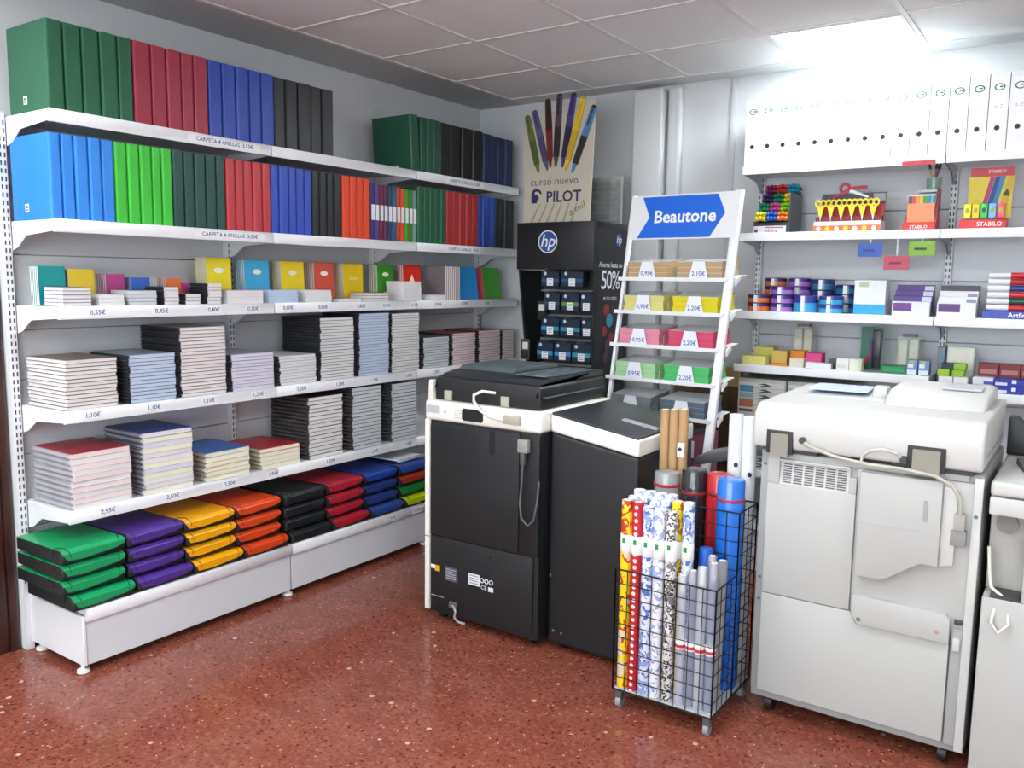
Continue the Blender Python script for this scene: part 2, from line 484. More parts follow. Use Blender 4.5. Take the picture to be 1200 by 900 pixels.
ft_me = MB().lathe([(0.02, 0.0), (0.024, 0.004), (0.022, 0.014), (0.008, 0.018), (0.008, 0.04)], n=16).mesh('foot', M(0xe8e8e6, rough=0.4, var=0.0))
for y in (0.0, 1.0, 2.0, 2.97):
    ob('foot', ft_me, gon, (DB - 0.04, y, 0)); ob('foot', ft_me, gon, (0.10, y + 0.01, 0))

# ---------------------------------------------------------------- ring binders on the two upper shelves
BIND = {}
def binder_mesh(hexc, w, h, dep, rough=0.42, strip=None):
    key = (hexc, round(w, 3), h, dep)
    if key in BIND: return BIND[key]
    t = 0.003; r = min(0.008, w * 0.25); g = w / 2 - 0.0008
    outer = [(-dep, -g), (-r, -g), (-r * 0.3, -g + r * 0.3), (0, -g + r), (0, g - r), (-r * 0.3, g - r * 0.3), (-r, g), (-dep, g)]
    inner = [(-dep, g - t), (-r, g - t), (-t, g - r), (-t, -g + r), (-r, -g + t), (-dep, -g + t)]
    m = MB()
    for (a, b) in ((0.0, h),):
        m.prism(outer + inner, 'z', a, b)
    BIND[key] = m.mesh('ring_binder', M(hexc, rough=rough, var=0.05, scale=90, bump=0.05))
    return BIND[key]
def binder_row(edges, z, hexc, cname, rowname, h=0.315, dep=0.285, xf=0.366, lean=None, jit=0.004):
    n = len(edges) - 1
    for k in range(n):
        a, b = edges[k], edges[k + 1]
        w = (b - a) * 0.975
        o = ob('ring_binder', binder_mesh(hexc, w, h, dep), None, (xf - random.random() * jit * 1.5, (a + b) / 2, z + 0.0005), (0, 0, R(random.uniform(-0.15, 0.15))))
        if lean and k in lean:
            o.rotation_euler = (R(lean[k]), 0, 0)
            o.location.z += abs(math.sin(R(lean[k]))) * w / 2
        who = nth_left(k, n) if n > 1 else 'only one'
        tag(o, '%s ring binder, %s of its colour, %s' % (cname, who, rowname), 'binder', '%s binders, %s' % (cname, rowname))
def steps(a, b, n): return [a + (b - a) * k / n for k in range(n + 1)]
top = 'top shelf on the left'
GR, RD, BL, BK = 0x1d5c3f, 0x962c42, 0x2442a0, 0x191c1f
binder_row([0.012, 0.075, 0.144, 0.213, 0.283, 0.343], ZS[0], GR, 'dark green', top)
binder_row([0.345, 0.422, 0.491, 0.558, 0.617, 0.686], ZS[0], RD, 'crimson', top)
binder_row([0.688, 0.757, 0.828, 0.896, 0.962, 1.034], ZS[0], BL, 'royal blue', top)
binder_row([1.036, 1.105, 1.18, 1.255, 1.33, 1.402], ZS[0], BK, 'black', top, jit=0.01)
far = 'top shelf near the corner'
binder_row([1.98, 2.05, 2.105, 2.16, 2.225], ZS[0], 0x17503a, 'bottle green', far, lean={0: 4.0}, h=0.30)
binder_row([2.228, 2.33, 2.43, 2.53, 2.63], ZS[0], 0x131515, 'jet black', far, h=0.30, jit=0.012)
binder_row([2.633, 2.73, 2.80, 2.88, 2.965], ZS[0], 0x16264f, 'navy blue', far, h=0.295, jit=0.01)
sec = 'second shelf on the left'
binder_row([0.004, 0.049, 0.098, 0.151, 0.201, 0.253], ZS[1], 0x2f86e0, 'sky blue', sec, h=0.31)
binder_row([0.254, 0.307, 0.358, 0.41, 0.452, 0.501], ZS[1], 0x3cba38, 'bright green', sec, h=0.31)
binder_row([0.502, 0.555, 0.606, 0.66, 0.714, 0.762], ZS[1], 0x17453f, 'dark teal green', sec, h=0.31)
binder_row([0.763, 0.811, 0.857, 0.906, 0.956, 1.005], ZS[1], 0xb5333c, 'red', sec, h=0.31)
binder_row([1.006, 1.054, 1.11, 1.157, 1.21, 1.253], ZS[1], 0x2748b0, 'blue', sec, h=0.31)
binder_row([1.254, 1.302, 1.353, 1.398, 1.45], ZS[1], 0x1b1e21, 'charcoal black', sec, h=0.31)
binder_row([1.452, 1.503, 1.553, 1.602, 1.652], ZS[1], 0xdd4520, 'orange', sec, h=0.31)
# slim binders with a white spine card
slim = [0x33306e, 0x5a3d7e, 0x6d2140, 0x5f2446, 0x23385f, 0x17607e, 0xb0402e, 0xd04a22, 0x4c9422, 0x3f7a2a, 0x6f8f85]
names = 'indigo violet wine plum navy petrol rust orange lime green grey'.split()
e = steps(1.655, 2.02, len(slim))
for k, hx in enumerate(slim):
    t = thing('slim_binder', 'slim %s binder with white spine card, %s of the thin ones, second shelf' % (names[k], nth_left(k, len(slim))), 'binder', (0.362, (e[k] + e[k + 1]) / 2, ZS[1] + 0.0005), group='slim binders on the second shelf')
    w = (e[k + 1] - e[k]) * 0.96
    ob('cover', binder_mesh(hx, w, 0.285 if k > 6 else 0.292, 0.26), t)
    MB().box(0.0002, -w * 0.36, 0.105, 0.0012, w * 0.36, 0.185).build('spine_card', PAPER, t)
sr = 'second shelf near the corner'
binder_row(steps(2.024, 2.276, 5), ZS[1], 0x1a5a3c, 'bottle green', sr, h=0.31)
binder_row(steps(2.279, 2.588, 5), ZS[1], 0xa52a2e, 'deep red', sr, h=0.31)
binder_row(steps(2.591, 2.764, 4), ZS[1], 0x2346a4, 'cobalt blue', sr, h=0.31)
binder_row(steps(2.767, 2.97, 4), ZS[1], 0x14181b, 'black', sr, h=0.31)
# small security tags on the end binders
for y, z, xx in ((0.0120, ZS[0], 0.20), (0.0040, ZS[1], 0.185)):
    m = MB().box(-0.013, -0.0012, 0.0, 0.013, 0.0, 0.03, 0)
    m.box(-0.009, -0.0018, 0.005, 0.009, -0.0012, 0.010, 1).box(-0.009, -0.0018, 0.014, 0.009, -0.0012, 0.024, 1)
    tag(m.build('sticker', [PAPER, M(0x6a7078, var=0)], None, (xx, y + 0.0005, z + 0.03)),
        'small white sticker on the side of the leftmost %s binder' % ('dark green' if z == ZS[0] else 'sky blue'), 'sticker')
tag(MB().box(-0.012, -0.0012, 0.0, 0.012, 0.0, 0.03).build('sticker', PAPER, None, (0.27, 1.958, ZS[0] + 0.001)), 'small white sticker at the foot of the leaning bottle green binder', 'sticker')

# ---------------------------------------------------------------- notebooks
NBM = {}
def nb_parts(L_, W_, T_, cover, page, coil, ringpitch=0.0085):
    key = (L_, W_, T_, cover, page, coil)
    if key in NBM: return NBM[key]
    ct = 0.0012
    pg = MB().box(-L_ / 2 + 0.002, -W_ / 2 + 0.002, ct, L_ / 2 - 0.002, W_ / 2 - 0.002, T_ - ct).mesh('pages', page)
    cv = MB().box(-L_ / 2, -W_ / 2, 0.0002, L_ / 2, W_ / 2, ct).box(-L_ / 2, -W_ / 2, T_ - ct, L_ / 2, W_ / 2, T_ - 0.0002).mesh('cover', M(cover, rough=0.4, var=0.04))
    cl = None
    if coil is not None:
        m = MB(); n = int((L_ - 0.016) / ringpitch); r = 0.0115; rz_ = T_ * 0.485
        for k in range(n):
            x = -L_ / 2 + 0.008 + k * ringpitch
            m.tube([(x, W_ / 2 + 0.0012 + r * math.cos(R(q)), T_ / 2 + (rz_ - 0.0016) * math.sin(R(q))) for q in (-95, -60, -25, 10, 45, 75, 95)], 0.0016, 4, 0, caps=False)
        if coil < 0x3f0000: m.box(-L_ / 2 + 0.004, W_ / 2, T_ * 0.24, L_ / 2 - 0.004, W_ / 2 + 0.0012, T_ * 0.76)
        cl = m.mesh('spiral', M(coil, rough=0.35, var=0.0))
    NBM[key] = (cv, pg, cl)
    return NBM[key]
def notebook(label, loc, rz, parts, group, name='spiral_notebook', rot=None):
    t = thing(name, label, 'notebook', loc, rz, group, rot)
    ob('cover', parts[0], t); ob('pages', parts[1], t)
    if parts[2] is not None: ob('spiral', parts[2], t)
    return t
PG = {'w': M(0xdedcdb, rough=0.85, var=0.05, scale=40, stretch=(1, 1, 14)), 'b': M(0xbccbe0, rough=0.7, var=0.06, scale=40, stretch=(1, 1, 14)),
      'p': M(0xe3d6d6, rough=0.85, var=0.05, scale=40, stretch=(1, 1, 14)), 'y': M(0xe4e4cc, rough=0.85, var=0.05, scale=40, stretch=(1, 1, 14)),
      'l': M(0xd2d2e0, rough=0.85, var=0.05, scale=40, stretch=(1, 1, 14)), 'g': M(0xc9ced2, rough=0.85, var=0.05, scale=40, stretch=(1, 1, 14))}
def stack(y0, y1, h, z, t, covers, page, coil, desc, gname, L_=0.29, xf=0.368, alt='left', wob=1.0, name='spiral_notebook', topcover=None):
    n = max(1, round(h / t)); t = h / n
    W_ = round(y1 - y0, 4)
    for k in range(n):
        idx = n - 1 - k                              # 0 is the top one
        cvr = topcover if (topcover and idx == 0) else covers[k % len(covers)]
        pr = nb_parts(L_, W_, round(t, 4), cvr, PG[page[k % len(page)]], coil)
        rz = R(random.uniform(-0.9, 0.9) * wob) + (math.pi if alt == 'left' else 0)
        yc = (y0 + y1) / 2
        notebook('%s, %s of %s' % ('spiral notebook' if coil is not None else 'small notebook', nth_top(idx, n), desc) if n > 1 else 'single notebook lying in %s' % desc,
                 (xf - L_ / 2 + random.uniform(-0.004, 0.001), yc + random.uniform(-0.002, 0.002) * wob, z + 0.001 + k * t), rz, pr, gname, name)
S4 = [(0.02, 0.225, 0.193, [0x6b5a48, 0x4b4038, 0x8c7a60], 'w', 'first', None), (0.28, 0.483, 0.195, [0x4a5a6a, 0x6a8098], 'b', 'second', 0x8896a8),
      (0.511, 0.734, 0.297, [0x33343a, 0xa08a80], 'wwp', 'third', None), (0.766, 1.0, 0.166, [0x9aa0b8, 0xb07c90], 'l', 'fourth', None),
      (1.037, 1.262, 0.141, [0x8a90a0, 0xc0c4cc], 'w', 'fifth', None), (1.295, 1.522, 0.315, [0x3c444e, 0x58606a], 'w', 'sixth', None),
      (1.563, 1.785, 0.33, [0x5a6070, 0x8a98b0], 'b', 'seventh', None), (1.812, 2.037, 0.325, [0x44464e, 0x8c8a88], 'w', 'eighth', None),
      (2.077, 2.305, 0.18, [0x50545c, 0x40444c], 'g', 'ninth', None), (2.344, 2.565, 0.193, [0x9a6a68, 0x8a4444], 'p', 'tenth', 0xa83238),
      (2.608, 2.83, 0.198, [0x9a6a68, 0xb08080], 'p', 'eleventh', 0xa83238), (2.862, 2.985, 0.19, [0x80787a], 'p', 'twelfth', 0xa83238)]
for (a, b, h, cv, pg, od, tc_) in S4:
    stack(a, b, h, ZS[3] + 0.0005, 0.0148, cv, pg, 0x303338, 'the %s stack from left, fourth shelf' % od, 'spiral notebooks on the fourth shelf', topcover=tc_, alt='right' if od == 'first' else 'left')
S5 = [(0.03, 0.268, 0.221, 0.022, [0xd9dadd, 0xc7b7b8], 'wp', 0x9a9ca4, 'first', 0x9c2434), (0.325, 0.553, 0.259, 0.0215, [0xd8d4e0, 0xb8a8c8, 0xdde0da], 'ywwyl', 0x55586a, 'second', 0x2c4f92),
      (0.618, 0.848, 0.128, 0.021, [0xd8d4d0, 0xc89888], 'y', 0x7a6a68, 'third', 0x2f68b8), (0.918, 1.148, 0.099, 0.02, [0xdfdcd4, 0xd0a0b0], 'y', 0x8a8a70, 'fourth', 0xb02430),
      (1.21, 1.435, 0.312, 0.0195, [0x3a2426, 0x55504a, 0x2c2e2c], 'w', 0x2e2a2a, 'fifth', None), (1.512, 1.724, 0.33, 0.0195, [0x4a4448, 0x2e3034], 'g', 0x332c2e, 'sixth', None),
      (1.81, 2.014, 0.325, 0.0195, [0x50545a, 0x34383c], 'g', 0x303236, 'seventh', None)]
for (a, b, h, th, cv, pg, cl, od, tc_) in S5:
    stack(a, b, h, ZS[4] + 0.0005, th, cv, pg, cl, 'the %s stack from left, fifth shelf' % od, 'thick spiral notebooks on the fifth shelf', topcover=tc_, wob=1.2)
# small notebooks on the third shelf: flat stacks in front
S3 = [(0.03, 0.14, 0.073, [0x5a4a6c, 0x8a8090], 'w', None), (0.172, 0.275, 0.045, [0xd0d0d8], 'w', None), (0.295, 0.415, 0.06, [0x8a8a90], 'g', None),
      (0.447, 0.515, 0.075, [0x3a3a40, 0xc8c8cc], 'w', 0x2c2e34), (0.548, 0.62, 0.045, [0x8c8490], 'w', 0x2c2e34), (0.657, 0.726, 0.09, [0x404048, 0xd8d4dc], 'w', 0x2c2e34),
      (0.756, 0.952, 0.06, [0xe0dce0, 0xc8b8c0], 'w', None), (0.985, 1.16, 0.06, [0x9ab0d8, 0xb0c0e0], 'b', None), (1.21, 1.376, 0.06, [0xdadce4], 'w', None),
      (1.423, 1.586, 0.018, [0x60585c], 'w', None), (1.637, 1.794, 0.045, [0x8a3c48, 0x585060], 'w', None), (1.918, 2.062, 0.107, [0xdcdcdc], 'w', None), (2.121, 2.276, 0.03, [0xe0e0e0], 'w', None)]
for k, (a, b, h, cv, pg, cl) in enumerate(S3):
    stack(a, b, h, ZS[2] + 0.0005, 0.0145, cv, pg, cl, 'the %s low stack from left, third shelf' % ORD[k], 'small notebooks lying on the third shelf', L_=0.14, xf=0.362, name='small_notebook', alt='left')
# ... and sets standing behind them, covers to the front
STAND = [(0.022, 0.125, 0.152, 0x118484, 'teal', 5, 'w'), (0.14, 0.243, 0.142, 0xd2b422, 'mustard', 4, 'w'), (0.29, 0.37, 0.125, 0xa83c7a, 'magenta', 6, 'g'), (0.4, 0.484, 0.112, 0x2d5db4, 'blue', 4, 'g'),
         (0.56, 0.635, 0.11, 0xd86a34, 'small orange', 5, 'g'), (0.64, 0.711, 0.09, 0xb0408c, 'pink', 3, 'p'), (0.765, 0.897, 0.206, 0xe3d00a, 'lemon yellow', 6, 'g'), (0.973, 1.118, 0.202, 0x36a0cc, 'light blue', 5, 'g'),
         (1.19, 1.338, 0.2, 0xe2c814, 'yellow', 5, 'g'), (1.405, 1.542, 0.2, 0xcf5440, 'brick red', 6, 'g'), (1.61, 1.756, 0.2, 0xe0be0c, 'golden yellow', 5, 'g'), (1.87, 2.0, 0.2, 0x34881c, 'leaf green', 5, 'p'),
         (2.085, 2.235, 0.203, 0xdc2c18, 'scarlet', 3, 'p')]
gray = [0x7a7478, 0x8a8288, 0x6a6a74]
for (a, b, h, hx, cn, n, pg) in STAND:
    w = b - a
    for k in range(n):
        ct = 0.0014; T_ = 0.0125
        m = MB().box(-T_ + ct, -w / 2 + 0.001, 0.002, -ct, w / 2 - 0.001, h - 0.002)
        c2 = MB().box(-ct, -w / 2, 0, 0, w / 2, h).box(-T_, -w / 2, 0, -T_ + ct, w / 2, h).box(-T_, w / 2 - 0.001, 0, 0, w / 2, h)
        t = thing('standing_notebook', '%s notebook standing on the third shelf, %s' % (cn, 'front one of its set' if k == 0 else '%s behind the front one' % ORD[k - 1] if k > 1 else 'just behind the front one'), 'notebook',
                  (0.205 - k * 0.0131, (a + b) / 2, ZS[2] + 0.0008), group='%s notebooks standing on the third shelf' % cn, rot=(0, R(-2), 0))
        m.build('pages', PG[pg], t)
        cc = c2.build('cover', M(hx, rough=0.35, var=0.04) , t)
        if k == 0 and h > 0.19:
            d = MB().disc((0.0004, 0, h * 0.72), Y * 1.6, Z * 0.8, 0.016, X, 18)
            d.box(0.0002, -0.018, h * 0.1, 0.0009, 0.018, h * 0.24)
            if cn in ('golden yellow',):
                d = MB().text('5mm', 0.03, (0.0008, 0, h * 0.6), Y, Z, 0)
            if cn == 'scarlet':
                d = MB().prism([(-0.022, h * 0.52), (0.022, h * 0.52), (0.0, h * 0.74)], 'x', 0.0002, 0.0008)
            d.build('cover_print', M(0xf0e6d0, var=0), cc)
# upright pads seen by their page edges, then two big pads leaning in front of them
for k in range(8):
    o = thing('upright_pad', 'slim grey-brown pad standing edge out, %s of eight, third shelf' % nth_left(k, 8), 'notebook', (0.33, 2.315 + k * 0.0185, ZS[2] + 0.0008), group='slim pads standing edge out on the third shelf')
    MB().box(-0.16, -0.007, 0.001, -0.001, 0.007, 0.199).build('pages', PG['w'] if k > 5 else PG['p'], o)
    MB().box(-0.162, -0.0088, 0, 0, -0.007, 0.2).box(-0.162, 0.007, 0, 0, 0.0088, 0.2).build('cover', M(gray[k % 3] if k < 6 else 0x3c2a20, var=0.04), o)
for (a, b, hx, cn, ry) in ((2.495, 2.68, 0x1c98e4, 'bright blue', 0), (2.745, 2.93, 0x3c9c14, 'grass green', 0)):
    w = b - a
    for k in range(3):
        t = thing('pad', 'large %s covered pad near the corner, third shelf, %s' % (cn, 'front one' if k == 0 else ORD[k - 1] + ' behind the front one'), 'notebook', (0.30 - k * 0.0165, (a + b) / 2, ZS[2] + 0.0009), group='%s pads on the third shelf' % cn, rot=(0, R(-7), 0))
        MB().box(-0.014, -w / 2 + 0.002, 0.002, -0.002, w / 2 - 0.002, 0.20).build('pages', PG['y'], t)
        MB().prism([(-w / 2, 0), (w / 2, 0), (w / 2, 0.19), (w / 2 - 0.012, 0.202), (-w / 2 + 0.012, 0.202), (-w / 2, 0.19)], 'x', -0.002, 0).box(-0.016, -w / 2, 0, -0.014, w / 2, 0.202).build('cover', M(hx, rough=0.3, var=0.03), t)
        MB().box(-0.0155, -w / 2 - 0.006, 0.0, -0.0005, -w / 2 - 0.0005, 0.2).build('binding', M(0xc04860 if 'green' in cn else 0xc8b070, var=0.05), t)
# ---------------------------------------------------------------- document boxes on the base deck
DBX = {}
def docbox(hexc):
    if hexc in DBX: return DBX[hexc]
    w, dp, h = 0.252, 0.345, 0.058
    body = MB().prism([(0.0, 0.004), (-0.012, 0.0), (-dp, 0.0), (-dp, h - 0.012), (-0.02, h - 0.006), (0.0, h - 0.02)], 'y', -w / 2 + 0.003, w / 2 - 0.003).mesh('body', M(0x191b1d, rough=0.5, var=0.05), bev=0.003, seg=1)
    lid = MB()
    lid.prism([(-dp - 0.001, h - 0.0115), (-0.018, h - 0.0055), (0.0, h - 0.014), (0.004, h - 0.018), (0.006, h - 0.018), (0.002, h - 0.011), (-0.016, h - 0.003), (-dp - 0.001, h - 0.0085)], 'y', -w / 2 + 0.004, w / 2 - 0.004)
    lid.prism([(-w / 2 + 0.006, h - 0.017), (w / 2 - 0.006, h - 0.013), (w / 2 - 0.006, h - 0.026), (w / 2 - 0.04, h - 0.036), (-w / 2 + 0.085, h - 0.046), (-w / 2 + 0.02, h - 0.042)], 'x', 0.0035, 0.006)
    lid_me = lid.mesh('lid', M(hexc, rough=0.3, var=0.05, scale=12))
    els = []
    for s in (-1, 1):
        y = s * (w / 2 - 0.022); el = MB(); els.append(el)
        el.tube([(-0.06, s * (w / 2 + 0.0012), h - 0.03), (-0.055, s * (w / 2 + 0.0012), h - 0.004), (-0.05, y + s * 0.015, h + 0.0006), (-0.022, y, h + 0.0018), (0.004, y - s * 0.006, h - 0.010), (0.0062, y - s * 0.01, h - 0.03)], 0.0016, 5)
    DBX[hexc] = (body, lid_me, [q.mesh('elastic', BLACK) for q in els])
    return DBX[hexc]
COLS = [(-0.072, [0x14965c] * 4, 'green'), (0.188, [0x4c3088] * 4, 'purple'), (0.445, [0xe8a20c] * 4, 'amber yellow'), (0.702, [0xd04418] * 4, 'orange red'),
        (0.975, [0x1d2224] * 4, 'black'), (1.24, [0xa82030] * 4, 'crimson'), (1.507, [0x1f409c, 0x26387c, 0x26387c, 0x2a4890], 'blue'), (1.775, [0x2a4a98, 0x9c3020, 0x1f7a34, 0xb4c810], 'mixed colour')]
for ci, (y0, cols, cn) in enumerate(COLS):
    for k in range(4):                                # k = 0 is the top one
        body, lid, el = docbox(cols[k])
        z = ZB + 0.004 + (3 - k) * 0.0612
        yo = 0.022 if k == 3 else random.uniform(-0.002, 0.002)
        xo = 0.022 if k == 3 else random.uniform(-0.006, 0.004)
        if ci == 7: lab = '%s document box, %s in the mixed colour pile beside the copier' % (['navy', 'red', 'green', 'lime'][k], nth_top(k, 4))
        else: lab = '%s elastic document box, %s in the %s pile, bottom shelf' % (cn, nth_top(k, 4), cn)
        t = thing('document_box', lab, 'document box', (0.448 + xo, y0 + 0.128 + yo, z), R(random.uniform(-0.25, 0.25)), 'elastic document boxes on the bottom shelf')
        ob('body', body, t); ob('lid', lid, t)
        for q in el: ob('elastic', q, t)
t = thing('folder', 'pale grey flat folder lying on top of the mixed colour document boxes', 'folder', (0.40, 1.93, ZB + 0.004 + 4 * 0.0612 + 0.003), R(3))
MB().box(-0.32, -0.11, 0.0, 0.0, 0.11, 0.004).build('cover', M(0x39424c, rough=0.3, var=0.03), t)
MB().box(-0.01, -0.115, -0.002, 0.004, 0.115, 0.012).build('spine_strip', M(0xaab0b8, rough=0.3, var=0.03), t, bev=0.002)
MB().box(-0.31, -0.105, 0.004, -0.012, 0.105, 0.009).build('pages', PAPER, t)
# ================================================================ black copier seen from behind
CB = M(0x171a1d, rough=0.45, var=0.04, scale=60, bump=0.03)
CB2 = M(0x13161a, rough=0.5, var=0.04, scale=160, bump=0.25, stretch=(1, 1, 6))
CT = M(0x272c31, rough=0.35, var=0.04)
CW = M(0xe2e1da, rough=0.4, var=0.015)
BEIGE = M(0xa8a394, rough=0.5, var=0.03)
cop = thing('copier', 'tall black office copier with white trim, back turned to the room', 'copier', (1.14, 1.18, 0))
CX = 0.605                                            # width
MB().box(0.006, 0.012, 0.04, CX - 0.006, 0.58, 0.915).build('body', CB, cop, bev=0.012)
MB().box(0.0, 0.0, 0.912, CX, 0.585, 1.0).build('top_frame', CW, cop, bev=0.016, seg=3)
MB().box(0.0, 0.0, 0.05, 0.026, 0.05, 0.915).build('side_frame', CW, cop, bev=0.004)
MB().box(0.0, -0.0006, 0.386, 0.026, 0.002, 0.389).build('frame_seam', DARK, cop)
bpn = MB().prism([(0.03, 0.40), (0.50, 0.40), (0.50, 0.905), (0.045, 0.905), (0.033, 0.90), (0.03, 0.888)], 'y', 0.003, 0.02).build('rear_cover', CB2, cop, bev=0.004)
g = MB()
for k in range(16): g.box(0.37, 0.0015, 0.44 + k * 0.009, 0.47, 0.0035, 0.444 + k * 0.009)
g.build('vent_ribs', CB, bpn)
g = MB()
for k in range(20): g.box(0.05, 0.0015, 0.70 + k * 0.009, 0.30, 0.0035, 0.703 + k * 0.009)
g.build('vent_ribs', CB, bpn)
MB().box(0.35, 0.0012, 0.80, 0.375, 0.004, 0.90).build('recess', M(0x0c0d0f, rough=0.6, var=0), bpn)
low = MB().box(0.03, 0.004, 0.07, 0.575, 0.02, 0.396).build('lower_cover', CB, cop, bev=0.006)
for x, z in ((0.20, 0.365), (0.36, 0.355), (0.21, 0.11), (0.48, 0.09)):
    MB().lathe([(0.006, 0), (0.006, 0.003), (0.003, 0.004)], n=10).build('screw', M(0x0e0f10, rough=0.4, var=0), low, (x, 0.0045, z), (R(90), 0, 0))
MB().box(0.50, 0.006, 0.40, 0.597, 0.02, 0.905).build('plug_cover', M(0x0f1113, rough=0.5, var=0.03), cop, bev=0.005)
# labels low on the back
lab = MB().box(0.036, 0.002, 0.245, 0.058, 0.0045, 0.262, 0).box(0.058, 0.002, 0.236, 0.085, 0.0045, 0.262, 1)
lab.build('warning_label', [PAPER, M(0xd8a018, var=0.03)], cop)
rp = MB().box(0.115, 0.002, 0.205, 0.185, 0.0045, 0.268, 0)
for k in range(5): rp.box(0.122, 0.0012, 0.215 + k * 0.01, 0.176, 0.0022, 0.219 + k * 0.01, 1)
rp.build('rating_plate', [M(0x4a4e56, var=0.03), M(0x9aa0a8, var=0)], cop)
sv = MB().box(0.245, 0.002, 0.215, 0.305, 0.0045, 0.265, 0)
for k in range(4): sv.box(0.25, 0.0012, 0.222 + k * 0.011, 0.298, 0.0022, 0.226 + k * 0.011, 1)
sv.build('service_label', [M(0xd8dade, var=0.02), M(0x8a8e94, var=0)], cop)
sy = MB()
for k, x in enumerate((0.318, 0.342, 0.366)): sy.ring((x, 0.003, 0.246), X, Z, 0.011, 0.0075, 0.0015, -Y, 14)
sy.text('CE', 0.026, (0.328, 0.002, 0.216), X, Z).box(0.352, 0.0018, 0.205, 0.378, 0.0035, 0.224)
sy.build('approval_marks', M(0xd8dade, var=0), cop)
po = MB().box(0.04, 0.001, 0.085, 0.085, 0.006, 0.118).box(0.092, 0.001, 0.085, 0.135, 0.006, 0.118)
po.build('port_row', M(0x060708, rough=0.6, var=0), cop)
MB().box(0.03, 0.0006, 0.12, 0.11, 0.003, 0.124).build('port_text', M(0x80868c, var=0), cop)
MB().box(0.142, -0.006, 0.088, 0.185, 0.006, 0.115).build('power_inlet', M(0x5a5c60, var=0.03), cop, bev=0.003)
MB().tube([(0.165, -0.006, 0.10), (0.185, -0.022, 0.102), (0.20, -0.03, 0.09), (0.195, -0.03, 0.062), (0.21, -0.026, 0.045), (0.24, -0.015, 0.038)], 0.005, 8).build('mains_cable', M(0x9a9ca0, rough=0.5, var=0), cop)
# white band: plate, screws, socket
MB().box(0.014, -0.0015, 0.945, 0.085, 0.001, 0.978).build('name_plate', M(0xb4b6ba, rough=0.4, var=0.03), cop)
MB().prism([(0.215, 0.928), (0.31, 0.928), (0.318, 0.936), (0.318, 0.972), (0.31, 0.98), (0.215, 0.98), (0.207, 0.972), (0.207, 0.936)], 'y', -0.002, 0.003).build('socket', M(0x101214, rough=0.35, var=0), cop)
g = MB()
for k in range(4): g.box(0.165, -0.0008, 0.935 + k * 0.010, 0.205, 0.0015, 0.938 + k * 0.010)
g.build('slots', M(0xb8b7b0, var=0), cop)
MB().lathe([(0.006, 0), (0.005, 0.002)], n=10).build('screw', CHROME, cop, (0.115, 0.0, 0.955), (R(90), 0, 0))
MB().tube([(0.36, 0.03, 1.055), (0.315, -0.004, 1.062), (0.282, -0.018, 1.045), (0.284, -0.02, 1.02), (0.315, -0.02, 0.985), (0.36, -0.018, 0.962), (0.41, -0.014, 0.955), (0.44, -0.006, 0.955)], [0.006, 0.007, 0.007, 0.007, 0.006, 0.006, 0.006, 0.006], 8).build('scanner_cable', M(0xd6d4cc, rough=0.45, var=0.02), cop)
MB().box(0.425, -0.014, 0.94, 0.51, 0.002, 0.975).build('cable_plug', BEIGE, cop, bev=0.004)
# mains plug and hanging loop on the right
MB().box(0.505, -0.022, 0.83, 0.555, 0.007, 0.885).build('plug', M(0x8e8d88, rough=0.5, var=0.03), cop, bev=0.008)
MB().box(0.518, -0.02, 0.78, 0.54, 0.0, 0.832).build('plug_neck', M(0x4c4c4c, rough=0.5, var=0.03), cop, bev=0.006)
MB().tube([(0.529, -0.012, 0.785), (0.526, -0.014, 0.70), (0.52, -0.016, 0.62), (0.53, -0.018, 0.56), (0.56, -0.018, 0.535), (0.588, -0.016, 0.56), (0.60, -0.01, 0.64), (0.602, 0.0, 0.72)], 0.0045, 8).build('loop_cable', M(0x55585c, rough=0.5, var=0), cop)
# scanner and document feeder
sc_ = MB().prism([(0.035, 1.002), (0.58, 1.002), (0.582, 1.06), (0.58, 1.09), (0.565, 1.10), (0.05, 1.10), (0.035, 1.09)], 'y', 0.03, 0.57)
sc_.build('scanner_lid', CB, cop, bev=0.008)
f = MB().prism([(0.03, 1.075), (0.075, 1.112), (0.16, 1.126), (0.46, 1.126), (0.57, 1.126), (0.57, 1.10), (0.05, 1.10)], 'x', 0.045, 0.57)
f.build('feeder_cover', CT, cop, bev=0.008)
MB().prism([(0.16, 1.126), (0.19, 1.146), (0.50, 1.146), (0.54, 1.126)], 'x', 0.06, 0.36).build('feeder_tray', M(0x4b565b, rough=0.4, var=0.04), cop, bev=0.006)
MB().box(0.40, 0.12, 1.126, 0.55, 0.50, 1.132).build('output_tray', M(0x5a666e, rough=0.25, var=0.03), cop, bev=0.002)
MB().box(0.583, 0.05, 1.048, 0.5855, 0.56, 1.054).build('lid_line', M(0x5a6068, rough=0.3, var=0), cop)
for x in (0.09, 0.39):
    MB().box(x, 0.022, 1.002, x + 0.04, 0.06, 1.045).build('hinge', BEIGE, cop, bev=0.003)
MB().prism([(0.0, 1.0), (0.034, 1.0), (0.030, 1.07), (0.024, 1.085), (0.006, 1.085)], 'y', 0.02, 0.05).build('panel_bracket', M(0xd8d6d0, rough=0.45, var=0.02), cop, bev=0.003)
for x in (0.06, 0.54):
    for y in (0.07, 0.5):
        MB().cyl((x - 0.012, y, 0.022), (x + 0.012, y, 0.022), 0.022, 14).build('caster', BLACK, cop)

